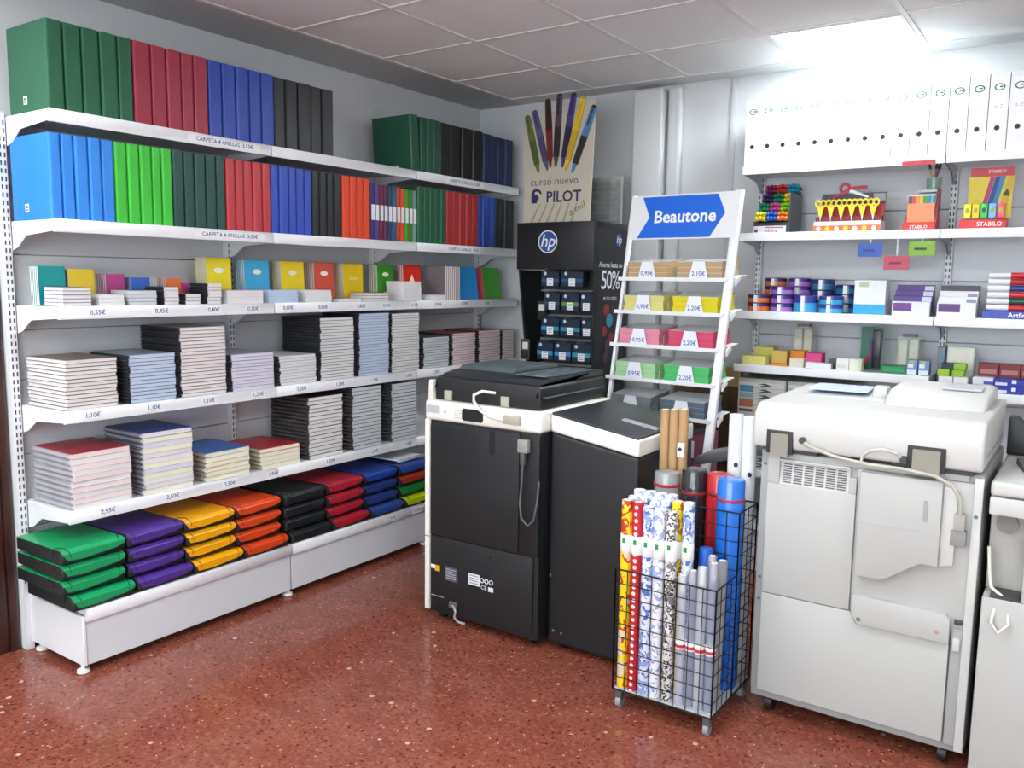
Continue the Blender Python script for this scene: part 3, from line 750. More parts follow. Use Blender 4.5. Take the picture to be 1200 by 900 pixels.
# finisher on its right
fin = thing('finisher', 'black paper finisher cabinet with sloping top beside the black copier', 'finisher', (1.752, 1.245, 0))
FW = 0.392
side = lambda a, b: [(0.0, a), (FW, b)]
m = MB().prism([(0.0, 0.03), (FW, 0.03), (FW, 0.858), (0.0, 0.916)], 'y', 0.0, 0.52)
m.build('body', M(0x171a1c, rough=0.45, var=0.04, scale=50, bump=0.02), fin, bev=0.014, seg=3)
m = MB().prism([(-0.001, 0.917), (FW + 0.002, 0.859), (FW + 0.002, 0.926), (-0.001, 0.986)], 'y', -0.003, 0.522)
m.build('white_band', CW, fin, bev=0.012, seg=3)
m = MB().prism([(0.002, 0.984), (FW - 0.004, 0.924), (FW - 0.004, 0.934), (0.002, 0.996)], 'y', 0.004, 0.52)
m.build('top_plate', CT, fin, bev=0.004)
sl_ = -0.0605 / 0.392
m = MB().prism([(0.22, 0.996 + sl_ * 0.22 - 0.002), (0.375, 0.996 + sl_ * 0.375 - 0.002), (0.375, 0.996 + sl_ * 0.375 + 0.004), (0.22, 0.996 + sl_ * 0.22 + 0.004)], 'y', 0.19, 0.225)
m.build('light_strip', M(0x9aa2aa, rough=0.25, var=0.02), fin)
for x, z in ((0.012, 0.32), (0.03, 0.085), (0.07, 0.082)):
    MB().lathe([(0.007, 0), (0.006, 0.003)], n=10).build('screw', CHROME, fin, (x, -0.0005, z), (R(90), 0, 0))
for x in (0.05, 0.34):
    for y in (0.05, 0.45):
        MB().cyl((x - 0.01, y, 0.018), (x + 0.01, y, 0.018), 0.018, 12).build('caster', BLACK, fin)

# ================================================================ white copier seen from behind
KW = M(0xc3c4c0, rough=0.42, var=0.015, scale=8)
KP = M(0xb2b4b0, rough=0.45, var=0.015, scale=8)
KG = M(0x9a9c9b, rough=0.45, var=0.02)
KD = M(0x3a3c3e, rough=0.5, var=0.03)
wc = thing('copier', 'big off-white copier with flat lid and vent grille, back to the room', 'copier', (2.612, 1.235, 0))
WX = 0.68
MB().box(0.0, 0.012, 0.085, WX, 0.62, 0.955).build('body', KG, wc, bev=0.006)
# left cover with a recessed sloping grille
gx0, gx1 = 0.075, 0.292
lc = MB()
lc.box(0.03, -0.008, 0.455, 0.32, 0.014, 0.845); lc.box(0.03, -0.008, 0.845, gx0 - 0.005, 0.014, 0.945); lc.box(gx1 + 0.005, -0.008, 0.845, 0.32, 0.014, 0.90)
lc = lc.build('left_cover', KP, wc, bev=0.003)
gr = MB().prism([(-0.006, 0.838), (0.002, 0.838), (0.014, 0.925), (0.006, 0.925)], 'x', gx0 - 0.005, gx1 + 0.005).build('grille', KW, wc)
sv = MB()
for c in range(6):
    for r_ in range(9):
        z = 0.852 + r_ * 0.0076; yy = -0.006 + (z - 0.838) / 0.087 * 0.012
        x = gx0 + 0.006 + c * 0.0355
        sv.box(x, yy - 0.0016, z, x + 0.028, yy + 0.002, z + 0.0036)
sv.build('vent_slots', M(0x55585c, rough=0.7, var=0), gr)
MB().box(gx0 - 0.005, -0.01, 0.925, gx1 + 0.005, 0.016, 0.932).build('grille_lip', KW, wc, bev=0.002)
# plain upper rear sheet
MB().box(0.06, 0.004, 0.932, 0.64, 0.014, 0.952).build('upper_sheet', KP, wc, bev=0.002)
MB().box(0.3205, 0.002, 0.455, 0.655, 0.014, 0.93).build('middle_cover', KP, wc, bev=0.003)
# raised housing with cut-off corner
h = MB().prism([(0.335, 0.93), (0.575, 0.93), (0.575, 0.66), (0.525, 0.662), (0.42, 0.585), (0.335, 0.585)], 'y', -0.035, 0.004).build('raised_housing', KP, wc, bev=0.006)
MB().prism([(0.575, 0.915), (0.615, 0.905), (0.615, 0.67), (0.575, 0.66)], 'y', -0.02, 0.004).build('housing_step', KW, wc, bev=0.004)
MB().box(0.525, -0.0375, 0.80, 0.537, -0.034, 0.865).build('slot', M(0x9a9c9e, var=0.02), h)
MB().box(0.335, -0.0362, 0.765, 0.525, -0.0346, 0.768).build('seam', M(0xb2b4b6, var=0), h)
# lower covers, stepped seam between them
lo = MB().prism([(0.03, 0.095), (0.62, 0.095), (0.62, 0.415), (0.345, 0.415), (0.325, 0.452), (0.03, 0.452)], 'y', -0.008, 0.014).build('lower_cover', KP, wc, bev=0.003)
up_ = MB().prism([(0.33, 0.452), (0.349, 0.419), (0.62, 0.419), (0.62, 0.50), (0.605, 0.515), (0.33, 0.515)], 'y', -0.022, 0.014).build('ledge_cover', KP, wc, bev=0.004)
for x, z, cl in ((0.355, 0.437, 0x6a6a6a), (0.585, 0.452, 0xb08a88)):
    MB().lathe([(0.007, 0), (0.005, 0.003)], n=10).build('screw', M(cl, var=0), up_, (x, -0.022, z), (R(90), 0, 0))
MB().box(0.625, -0.004, 0.09, 0.655, 0.014, 0.47).build('corner_channel', KG, wc, bev=0.002)
MB().box(0.655, -0.006, 0.075, WX, 0.014, 0.95).build('corner_post', KW, wc, bev=0.003)
MB().box(0.63, -0.012, 0.40, 0.65, 0.0, 0.44).build('catch', KW, wc, bev=0.003)
MB().box(0.63, -0.012, 0.485, 0.652, 0.0, 0.50).build('catch', KD, wc, bev=0.003)
for x, z in ((0.014, 0.905), (0.014, 0.50), (0.014, 0.42), (0.665, 0.83)):
    MB().lathe([(0.006, 0), (0.005, 0.003)], n=10).build('screw', M(0x6c6e70, var=0), wc, (x, 0.012 if x < 0.1 else -0.006, z), (R(90), 0, 0))
MB().box(0.0, 0.02, 0.06, WX, 0.60, 0.088).build('plinth', KG, wc, bev=0.003)
# lid: bevelled rear, taller feeder at the front
lid = MB().prism([(-0.02, 0.968), (-0.03, 1.03), (-0.022, 1.085), (0.02, 1.118), (0.62, 1.125), (0.635, 1.11), (0.635, 0.968)], 'x', -0.022, WX - 0.005)
lid = lid.build('lid', KW, wc, bev=0.012, seg=3)
MB().prism([(0.20, 1.115), (0.32, 1.165), (0.56, 1.175), (0.60, 1.12)], 'x', 0.34, WX - 0.03).build('document_feeder', KW, wc, bev=0.014, seg=3)
MB().prism([(0.22, 1.118), (0.50, 1.135), (0.58, 1.12)], 'x', 0.06, 0.34).build('feeder_tray', M(0xd2d6d2, rough=0.4, var=0.02), wc, bev=0.004)
MB().box(0.28, 0.34, 1.12, 0.33, 0.40, 1.165).build('tray_stop', KW, wc, bev=0.012, seg=3)
MB().box(0.50, 0.36, 1.17, 0.62, 0.50, 1.176).build('output_slot', M(0xb8bac0, rough=0.4, var=0.02), wc, bev=0.002)
for x, w in ((0.035, 0.07), (0.475, 0.09)):
    hh = MB().box(x - 0.008, -0.032, 0.953, x + w + 0.01, -0.015, 1.032).build('hinge_recess', M(0x2c2d2e, rough=0.6, var=0.02), wc, bev=0.002)
    MB().box(x + 0.008, -0.038, 0.945, x + w - 0.004, -0.02, 1.022).build('hinge_plate', M(0x8b887c, rough=0.45, var=0.04), hh)
MB().box(0.02, -0.004, 0.954, 0.19, 0.03, 0.968).build('lid_gap', KD, wc)
MB().box(0.42, -0.004, 0.952, 0.65, 0.03, 0.968).build('lid_gap', KD, wc)
MB().box(0.676, 0.06, 1.002, 0.6765, 0.60, 1.008).build('lid_line', KG, wc)
MB().tube([(0.148, -0.032, 1.005), (0.17, -0.045, 0.995), (0.25, -0.045, 0.97), (0.36, -0.045, 0.957), (0.46, -0.045, 0.957), (0.55, -0.045, 0.948), (0.60, -0.042, 0.925), (0.625, -0.036, 0.88), (0.625, -0.03, 0.835)], 0.006, 8).build('lid_cable', M(0xb6b3a6, rough=0.5, var=0.02), wc)
MB().tube([(0.455, -0.034, 0.985), (0.44, -0.046, 1.003), (0.40, -0.048, 1.012), (0.36, -0.046, 1.002), (0.34, -0.044, 0.985), (0.335, -0.04, 0.955)], 0.005, 8).build('lid_cable', M(0xc2c0b6, rough=0.5, var=0.02), wc)
MB().cyl((0.148, -0.022, 1.008), (0.148, -0.042, 1.008), 0.011, 12).build('cable_gland', KD, wc)
MB().cyl((0.458, -0.02, 0.985), (0.458, -0.042, 0.985), 0.011, 12).build('cable_gland', KD, wc)
MB().box(0.61, -0.03, 0.785, 0.64, -0.006, 0.838).build('plug', M(0xa2a09a, rough=0.5, var=0.04), wc, bev=0.004)
MB().box(0.602, -0.024, 0.735, 0.645, 0.0, 0.785).build('socket', M(0x8a8a88, rough=0.5, var=0.04), wc, bev=0.004)
# grey output tray sticking out on the far left
MB().prism([(-0.42, 0.775), (-0.40, 0.77), (-0.005, 0.885), (-0.005, 0.92), (-0.40, 0.81)], 'y', 0.42, 0.60).build('output_tray', M(0x55585c, rough=0.4, var=0.04), wc, bev=0.004)
for x in (0.06, 0.62):
    for y in (0.06, 0.54):
        MB().cyl((x - 0.013, y, 0.03), (x + 0.013, y, 0.03), 0.03, 14).build('caster', BLACK, wc)
tag(MB().prism([(-0.10, -0.1), (0.10, -0.1), (0.10, 0.1), (-0.10, 0.1)], 'z', 0, 0.004).build('paper_sheet', M(0xb8c6ea, rough=0.7, var=0.02), None, (2.77, 1.66, 1.1385), (0, 0, R(4))), 'pale blue paper lying on the white copier feeder tray', 'paper')

# white unit at the right edge
ru = thing('finisher', 'white sorter cabinet at the right edge with open recess, beside the big copier', 'finisher', (3.312, 1.20, 0))
MB().box(0.0, 0.0, 0.03, 0.56, 0.60, 0.60).build('lower_body', KP, ru, bev=0.008)
MB().box(0.10, 0.0, 0.60, 0.56, 0.60, 0.85).build('upper_body', KP, ru, bev=0.006)
MB().box(0.0, 0.10, 0.60, 0.10, 0.60, 0.85).build('recess_back', M(0xb4b3ac, rough=0.5, var=0.03), ru, bev=0.003)
MB().box(0.0, 0.0, 0.852, 0.56, 0.60, 0.905).build('top_band', KW, ru, bev=0.006)
MB().box(0.0, 0.0, 0.909, 0.56, 0.60, 0.952).build('top_cover', KW, ru, bev=0.012, seg=3)
MB().cyl((0.045, 0.101, 0.81), (0.045, 0.085, 0.81), 0.03, 18).build('cable_knob', M(0x85857e, rough=0.5, var=0.04), ru)
MB().tube([(0.004, 0.06, 0.74), (0.012, 0.05, 0.66), (0.02, 0.04, 0.62), (0.05, 0.02, 0.605), (0.07, 0.01, 0.57), (0.075, -0.008, 0.53), (0.05, -0.014, 0.50), (0.03, -0.012, 0.53), (0.04, 0.02, 0.604)], 0.005, 8).build('cable', M(0xd8d6cc, rough=0.45, var=0.02), ru)
MB().box(0.02, 0.004, 0.596, 0.098, 0.09, 0.608).build('recess_floor', KD, ru)
MB().lathe([(0.006, 0), (0.005, 0.003)], n=10).build('screw', KD, ru, (0.115, 0.0, 0.80), (R(90), 0, 0))
for x in (0.06, 0.5):
    for y in (0.06, 0.54):
        MB().cyl((x - 0.01, y, 0.02), (x + 0.01, y, 0.02), 0.02, 12).build('caster', BLACK, ru)
kp = thing('keypad', 'black keypad lying on the white cabinet at the right edge', 'keypad', (3.46, 1.45, 0.953), R(12))
MB().prism([(-0.09, 0.012), (0.09, 0.024), (0.10, 0.0), (-0.08, 0.0)], 'x', -0.09, 0.12).build('body', KD, kp, bev=0.004)
for a in range(5):
    for b in range(4):
        MB().box(-0.075 + a * 0.034, -0.05 + b * 0.03, 0.012 + (0.04 + b * 0.03) / 15, -0.05 + a * 0.034, -0.03 + b * 0.03, 0.021 + (0.04 + b * 0.03) / 15).build('key', M(0x55585c, rough=0.5, var=0), kp)
tp = thing('tape_dispenser', 'black and red gadget on the white cabinet behind the big copier', 'gadget', (3.37, 1.72, 0.953))
MB().prism([(-0.06, 0.0), (0.07, 0.0), (0.07, 0.03), (0.03, 0.06), (-0.03, 0.13), (-0.06, 0.13)], 'y', -0.03, 0.03).build('body', BLACK, tp, bev=0.006)
MB().box(0.07, -0.03, 0.0, 0.12, 0.03, 0.045).build('nose', M(0xb8282c, rough=0.4, var=0.03), tp, bev=0.006)

# ================================================================ wire basket of rolls
BX0, BX1, BY0, BY1 = 2.203, 2.574, 0.972, 1.345
YM = 1.162                                            # tall divider between front and back compartment
bas = thing('wire_basket', 'black wire grid bin on casters full of paper rolls', 'basket', ((BX0 + BX1) / 2, (BY0 + BY1) / 2, 0))
bw, bd = (BX1 - BX0) / 2, (BY1 - BY0) / 2
WIRE = M(0x141517, rough=0.6, var=0.0, spec=0.3)
BZ = 0.07
def grid_panel(name, a, b, z0, z1, step=0.046, vstep=0.052):
    """wire panel between plan points a and b"""
    m = MB(); a, b = Vector(a), Vector(b); L_ = (b - a).length; n = max(1, round(L_ / step))
    for k in range(n + 1):
        q = a.lerp(b, k / n); m.cyl((q.x, q.y, z0), (q.x, q.y, z1), 0.0017 if 0 < k < n else 0.003, 5)
    nz = round((z1 - z0) / vstep)
    for k in range(nz + 1):
        z = z0 + (z1 - z0) * k / nz
        m.cyl((a.x, a.y, z), (b.x, b.y, z), 0.003 if k in (0, nz) else 0.0017, 5)
    return m.build(name, WIRE, bas)
grid_panel('front_grid', (-bw, -bd), (bw, -bd), BZ, 0.515)
grid_panel('back_grid', (-bw, bd), (bw, bd), BZ, 0.735)
ym = YM - (BY0 + BY1) / 2
grid_panel('divider_grid', (-bw, ym), (bw, ym), BZ, 0.735)
for s in (-1, 1):
    grid_panel('side_grid', (s * bw, -bd), (s * bw, ym), BZ, 0.515)
    grid_panel('side_grid', (s * bw, ym), (s * bw, bd), BZ, 0.735)
m = MB()
for k in range(9):
    x = -bw + 2 * bw * k / 8; m.cyl((x, -bd, BZ), (x, bd, BZ), 0.0017, 5)
for k in range(7):
    y = -bd + 2 * bd * k / 6; m.cyl((-bw, y, BZ), (bw, y, BZ), 0.0017, 5)
m.build('floor_grid', WIRE, bas)
MB().box(-bw + 0.004, -bd + 0.004, BZ + 0.002, bw - 0.004, bd - 0.004, BZ + 0.006).build('floor_board', M(0xb8bcc0, rough=0.5, var=0.03), bas)
for sx in (-1, 1):
    for sy_ in (-1, 1):
        c = MB().cyl((sx * (bw - 0.02) - 0.009, sy_ * (bd - 0.02), 0.02), (sx * (bw - 0.02) + 0.009, sy_ * (bd - 0.02), 0.02), 0.02, 14).build('caster', M(0x8d9094, rough=0.4, var=0.03), bas)
        MB().box(sx * (bw - 0.02) - 0.012, sy_ * (bd - 0.02) - 0.012, 0.03, sx * (bw - 0.02) + 0.012, sy_ * (bd - 0.02) + 0.012, BZ - 0.002).build('caster_fork', M(0x6a6d70, rough=0.4, metal=0.6, var=0.03), c)
FZ = BZ + 0.0075
def roll(name, label, cat, x, y, r, h, mat_, core=True, lean=(0, 0), group=None, label_band=None, z=FZ, cap=None, band=None, n=18):
    t = thing(name, label, cat, (x, y, z), group=group, rot=(R(lean[0]), R(lean[1]), 0))
    m = MB()
    if core: m.lathe([(r * 0.985, 0.0), (r, 0.003), (r, h - 0.003), (r * 0.985, h), (r * 0.62, h), (r * 0.6, h - 0.03)], n=n)
    else: m.lathe([(r * 0.9, 0.0), (r, 0.006), (r, h - 0.012), (r * 0.93, h - 0.003), (r * 0.5, h)], n=n)
    m.build('roll', mat_, t)
    if core:
        MB().lathe([(r * 0.64, h - 0.06), (r * 0.64, h + 0.001), (r * 0.5, h + 0.001), (r * 0.5, h - 0.05)], n=n).build('core', M(0xe8e6e0, rough=0.7, var=0.03), t)
    if label_band:
        z0, z1, c_ = label_band
        m = MB().lathe([(r + 0.0006, z0), (r + 0.0012, z0 + 0.001), (r + 0.0012, z1 - 0.001), (r + 0.0006, z1)], n=n, m=0)
        m.box(-0.006, -r - 0.0018, z1 - 0.03, 0.006, -r - 0.001, z1 - 0.012, 1)
        m.build('paper_band', [M(c_, rough=0.6, var=0.02), M(0x2a8a4a, var=0)], t)
    if band:
        for z0, c_ in band:
            MB().lathe([(r + 0.0006, z0), (r + 0.002, z0 + 0.002), (r + 0.002, z0 + 0.010), (r + 0.0006, z0 + 0.012)], n=n).build('rubber_band', M(c_, rough=0.5, var=0), t)
    return t
yel = pattern('floral', 0xe8cc18, 0xb83a20, 0xd8c8b0, 26)
red = pattern('dots', 0xb82028, 0xf0e8e4, scale=42)
blu = pattern('floral', 0xd8dcea, 0x4a68b4, 0x8aa0d0, 40)
blk = pattern('floral', 0xd8d6d2, 0x2c2c30, 0x70706e, 60)
wht = pattern('floral', 0xe6e6ea, 0x9aa8d0, None, 34)
gold = pattern('floral', 0xe4cc20, 0x8a6a20, 0xc04020, 40)
G = 'gift wrap rolls at the front left of the wire bin'
r0 = 0.0207
front = [(yel, 'yellow floral', 0.0), (red, 'red polka dot', 0.0), (blu, 'blue and white floral', -0.01), (wht, 'pale blue patterned', -0.012), (blk, 'black and white marbled', -0.02), (blu, 'blue flowered', -0.008), (gold, 'golden yellow patterned', -0.008)]
xs = BX0 + 0.026
for k, (mt, nm, dz) in enumerate(front[:4]):
    roll('gift_wrap_roll', '%s gift wrap roll, front row of the wire bin, %s' % (nm, ORD[k] + ' from left'), 'wrap roll', xs + k * 0.0415, BY0 + 0.026, r0, 0.685 + dz, mt, group=G, label_band=(0.50, 0.565, 0xe6e8e6))
roll('gift_wrap_roll', 'black and white marbled gift wrap roll, front row of the wire bin', 'wrap roll', xs + 4 * 0.0415 + 0.002, BY0 + 0.028, 0.0205, 0.67, blk, group=G, label_band=(0.50, 0.57, 0xeceeee))
back = [(wht, 'white and blue dotted'), (blu, 'blue sprigged'), (wht, 'pale lilac patterned'), (blu, 'blue garden patterned'), (gold, 'golden yellow printed'), (blu, 'blue chintz')]
for k, (mt, nm) in enumerate(back):
    roll('gift_wrap_roll', '%s gift wrap roll, second row of the wire bin' % nm, 'wrap roll', xs + 0.002 + k * 0.0415, BY0 + 0.0705, r0, 0.69 + 0.002 * k, mt, group=G, label_band=(0.50, 0.56, 0xe6e8e6) if k > 3 else None)
for k in range(4):
    roll('gift_wrap_roll', '%s gift wrap roll, third row of the wire bin, %s' % ('white flowered', nth_left(k, 4)), 'wrap roll', xs + 0.002 + k * 0.0415, BY0 + 0.115, r0, 0.705, wht, group=G)
# clear film rolls in the front right corner
film = clear_film(0xd4d8e2, 0.42)
filmd = clear_film(0xa4acc0, 0.5)
xr = BX1
FG = 'clear film rolls at the front right of the wire bin'
for k, (dx, dy, h_, lx, ly, mt, nm) in enumerate([(0.130, 0.026, 0.46, 0, 0, film, 'frosted'), (0.095, 0.030, 0.48, 0, 0.0, filmd, 'smoke grey'), (0.060, 0.026, 0.50, 0, 0, film, 'clear'), (0.025, 0.034, 0.52, 0, 0, filmd, 'grey tinted'),
                                                  (0.094, 0.078, 0.46, -3, 0, film, 'crinkled clear'), (0.058, 0.078, 0.52, -3, 0, filmd, 'bluish'), (0.022, 0.08, 0.51, -3, 0, M(0x8a8d90, rough=0.35, var=0.05), 'grey')]):
    t = roll('film_roll', '%s wrapping film roll in the front right corner of the wire bin' % nm, 'film roll', xr - dx, BY0 + dy, 0.0165, h_, mt, group=FG, lean=(lx, 0), core=nm != 'crinkled clear')
    if dy < 0.05:
        m = MB().lathe([(0.0170, 0.20), (0.0176, 0.201), (0.0176, 0.232), (0.0170, 0.233)], n=18, m=0); m.lathe([(0.0177, 0.206), (0.0180, 0.207), (0.0180, 0.216), (0.0177, 0.217)], n=18, m=1)
        m.build('product_band', [M(0xe8e6e4, rough=0.5, var=0.02), M(0xc03038, rough=0.5, var=0)], t)
roll('paper_roll', 'short bright blue roll standing behind the film rolls in the bin', 'paper roll', BX1 - 0.10, BY0 + 0.15, 0.024, 0.53, M(0x2a62c4, rough=0.35, var=0.04), core=False)
# thick plastic wrapped rolls along the back
PGp = 'thick rolls at the back of the wire bin'
roll('adhesive_roll', 'thick grey cellophane wrapped roll with red band, back of the wire bin', 'cover roll', 2.255, 1.265, 0.048, 0.745, M(0x8d9092, rough=0.2, var=0.12, scale=60, coat=0.4), core=False, group=PGp, band=[(0.69, 0xb02436)])
roll('adhesive_roll', 'thick black cellophane wrapped roll with ruffled top, back of the wire bin', 'cover roll', 2.353, 1.29, 0.047, 0.765, M(0x24262a, rough=0.18, var=0.1, scale=60, bump=0.6, coat=0.5), core=False, group=PGp, band=[(0.67, 0x8a2434)])
roll('adhesive_roll', 'thick red plastic wrapped roll at the back of the wire bin', 'cover roll', 2.450, 1.293, 0.047, 0.76, M(0xb8202c, rough=0.22, var=0.06, coat=0.4), core=False, group=PGp, band=[(0.68, 0x7a141c)])
roll('adhesive_roll', 'thick bright blue plastic wrapped roll with red band, wire bin', 'cover roll', 2.520, 1.216, 0.048, 0.765, M(0x1d6fd0, rough=0.22, var=0.05, coat=0.4), core=False, group=PGp, band=[(0.685, 0xa02c48)])
KR = M(0xb28f66, rough=0.7, var=0.08, scale=25)
for k in range(3):
    t = roll('kraft_roll', 'brown kraft paper roll rising behind the wire bin, %s of three' % ['left one', 'middle one', 'right one with a label'][k], 'paper roll', 2.19 + k * 0.038, BY1 + 0.03, 0.0182, 1.035 + 0.004 * k, KR, group='kraft rolls behind the wire bin', z=0.0005)
    if k == 2:
        m = MB().box(-0.014, -0.0205, 0.86, 0.014, -0.018, 0.915, 0).disc((-0.003, -0.0206, 0.89), X, Z, 0.008, -Y, 14, 1)
        m.build('label', [PAPER, M(0x2a2440, var=0)], t)
for k in range(2):
    t = roll('white_tube', 'tall white paper tube with black end mark behind the blue roll, %s one' % ['left', 'right'][k], 'paper tube', 2.47 + k * 0.053, BY1 + 0.035, 0.026, 1.043 - 0.003 * k, M(0xe2e6ea, rough=0.3, var=0.03, coat=0.3), z=0.0005, group='white paper tubes behind the wire bin')
    MB().disc((0.012, -0.0235, 0.86 - 0.03 * k), X, Z, 0.009, Vector((0.45, -0.9, 0)), 14, 0, 0.002).build('mark', M(0x202428, var=0), t)
# ================================================================ ink cartridge stand in the corner
hp = thing('ink_display_stand', 'tall black ink cartridge display stand with round logo in the corner', 'display stand', (0.0, 0.0, 0.0))
HX0, HX1, HY0, HY1, HZ = 0.712, 1.225, 2.5, 2.9, 1.852
HB = M(0x15171a, rough=0.35, var=0.04)
MB().box(HX0, HY0, 1.585, HX1, HY0 + 0.03, HZ).build('header', HB, hp, bev=0.003)
MB().box(HX0, HY0 + 0.031, HZ - 0.03, HX1, HY1, HZ).build('roof', HB, hp, bev=0.003)
MB().prism([(HY0 + 0.031, 1.585), (HY1, 1.585), (HY1, HZ - 0.03), (HY0 + 0.031, HZ - 0.03)], 'x', HX1 - 0.012, HX1).build('side_header', HB, hp)
# side walls taper towards the foot
MB().prism([(HX0, 1.584), (HX0 + 0.012, 1.584), (0.80, 0.9), (0.82, 0.08), (0.805, 0.08), (0.788, 0.9)], 'y', HY0 + 0.02, HY1).build('side_wall', HB, hp)
MB().prism([(HX1 - 0.012, 1.584), (HX1, 1.584), (HX1, 0.081), (HX1 - 0.012, 0.081)], 'y', HY0 + 0.02, HY1).build('side_wall', HB, hp)
MB().box(0.825, 2.63, 0.08, HX1 - 0.013, 2.65, 1.60).build('back_board', M(0x24272b, rough=0.5, var=0.05), hp)
MB().box(0.76, HY0 - 0.02, 0.0, HX1, HY1, 0.08).build('base', HB, hp, bev=0.006)
hw = M(0xe6eaf0, rough=0.5, var=0)
lg = MB().disc((0.925, HY0 - 0.0004, 1.742), X, Z, 0.058, -Y, 40, 0).ring((0.925, HY0 - 0.0004, 1.742), X, Z, 0.064, 0.058, 0.0012, -Y, 40, 1)
lg.text('hp', 0.098, (0.925, HY0 - 0.003, 1.744), X, Z, 1, bold=0.008, shear=0.25)
lg.build('logo', [M(0x2a4c94, rough=0.4, var=0.1), hw], hp, flat=True)
lg2 = MB().disc((HX1 + 0.0004, 2.79, 1.758), Y, Z, 0.038, X, 30, 0).text('hp', 0.062, (HX1 + 0.003, 2.79, 1.76), Y, Z, 1, bold=0.008, shear=0.25)
lg2.build('logo', [M(0x2a4c94, rough=0.4, var=0.1), hw], hp, flat=True)
sp = MB().box(HX1 + 0.0003, HY0 + 0.04, 1.30, HX1 + 0.0012, HY1 - 0.01, 1.582, 1)
sp.text('50%', 0.15, (HX1 + 0.0018, 2.70, 1.525), Y, Z, 0, bold=0.004, spacing=0.85).text('Ahorra hasta un', 0.042, (HX1 + 0.0018, 2.70, 1.615), Y, Z, 0, bold=0.012).text('en tus copias', 0.03, (HX1 + 0.0018, 2.70, 1.43), Y, Z, 0)
sp.build('offer_print', [hw, HB], hp, flat=True)
cp = MB()
for k, (y, z, r, m_) in enumerate([(2.66, 1.36, 0.035, 0), (2.70, 1.30, 0.04, 1), (2.64, 1.24, 0.03, 0), (2.68, 1.16, 0.035, 2), (2.74, 1.36, 0.028, 2), (2.72, 1.20, 0.03, 0), (2.66, 1.09, 0.03, 2)]):
    cp.disc((HX1 + 0.0006 - 0.0003 * 0, y, z), Y, Z, r, X, 12, m_, 0.0012 + 0.0002 * k)
cp.build('side_print', [M(0x8a3038, var=0.1), M(0x3a88b0, var=0.1), M(0x55304a, var=0.1)], hp)
rail = M(0x7d8286, rough=0.4, metal=0.5, var=0.03)
yb_ = 2.63
def cart(x0, x1, z0, z1, hexc, nm, k):
    w, h = x1 - x0, z1 - z0
    t = thing('ink_cartridge_box', '%s ink cartridge box, %s' % (nm, k), 'cartridge box', ((x0 + x1) / 2, yb_ - 0.052, z0), group='cartridge boxes on the black stand')
    MB().box(-w / 2, -0.045, 0, w / 2, 0.0, h).build('carton', M(0x16273a, rough=0.3, var=0.06), t, bev=0.0015, seg=1)
    MB().box(-w / 2 + 0.001, -0.0462, 0.0 + h * 0.28, w / 2 - 0.001, -0.0452, h * 0.52).build('colour_stripe', M(hexc, rough=0.3, var=0.12, scale=60), t)
    m = MB().box(-0.02, -0.0475, 0.006, 0.022, -0.0464, 0.048, 0)
    for q in range(3): m.box(-0.014, -0.0482, 0.014 + q * 0.012, 0.016, -0.0476, 0.018 + q * 0.012, 1)
    m.build('price_tag', [PAPER, M(0x8a8e94, var=0)], t)
    MB().disc((-w * 0.28, -0.0455, h * 0.86), X, Z, 0.010, -Y, 16).build('logo_dot', M(0xc8d4e4, var=0), t)
    MB().box(-w * 0.25, -0.044, h, w * 0.25, -0.04, h + 0.009).build('hang_tab', M(0x16273a, rough=0.3, var=0.06), t)
def X_at(px, z): return px
rows = [(1.488, 0.088, [(0.865, 0.983, 0x24507c), (0.998, 1.142, 0x24507c)], 'top row'), (1.352, 0.097, [(0.888, 0.99, 0x35465a), (1.005, 1.118, 0x5c8a28), (1.13, 1.203, 0x35465a)], 'second row'),
        (1.21, 0.095, [(0.87, 0.99, 0x2a88b8), (1.0, 1.13, 0x2a7ca8), (1.14, 1.203, 0x3a6478)], 'third row'), (1.065, 0.10, [(0.843, 0.952, 0x2a88b8), (0.962, 1.072, 0x2a88b8), (1.082, 1.2, 0x2f9aa8)], 'bottom row')]
for (z, h, items, nm) in rows:
    rl = MB().box(0.81, yb_ - 0.012, z + h + 0.010, HX1 - 0.014, yb_ - 0.001, z + h + 0.022).build('rail', rail, hp)
    for k, (a, b, hx) in enumerate(items):
        MB().cyl(((a + b) / 2, yb_ - 0.012, z + h + 0.012), ((a + b) / 2, yb_ - 0.15, z + h + 0.012), 0.002, 6).build('hook', rail, hp)
        cart(a, b, z, z + h, hx, 'green striped' if hx == 0x5c8a28 else 'dark blue', '%s of the stand, %s' % (nm, nth_left(k, len(items))))
MB().box(0.81, yb_ - 0.012, 1.03, HX1 - 0.014, yb_ - 0.001, 1.042).build('rail', rail, hp)
# blister packs hung on its left side
for k, (x, z, h) in enumerate([(0.842, 1.295, 0.105), (0.80 - 0.03, 1.06, 0.12)]):
    t = thing('blister_pack', 'narrow blister pack on the black stand, %s' % ['beside the second cartridge row', 'low on its left edge'][k], 'blister pack', (x, HY0 + 0.0195 if k else yb_ - 0.05, z), group='blister packs on the black stand')
    MB().box(-0.03, -0.004, 0, 0.03, 0.0, h).build('card', M(0x20262c if k == 0 else 0x3a4038, rough=0.4, var=0.06), t)
    MB().box(-0.022, -0.02, 0.01, 0.022, -0.0042, h * 0.45).build('blister', M(0x1a1c1e, rough=0.2, var=0.04), t, bev=0.004)
    MB().box(-0.018, -0.0055, h * 0.5, 0.02, -0.0042, h * 0.85).build('tag', M(0xd8dcd0, var=0.03), t)

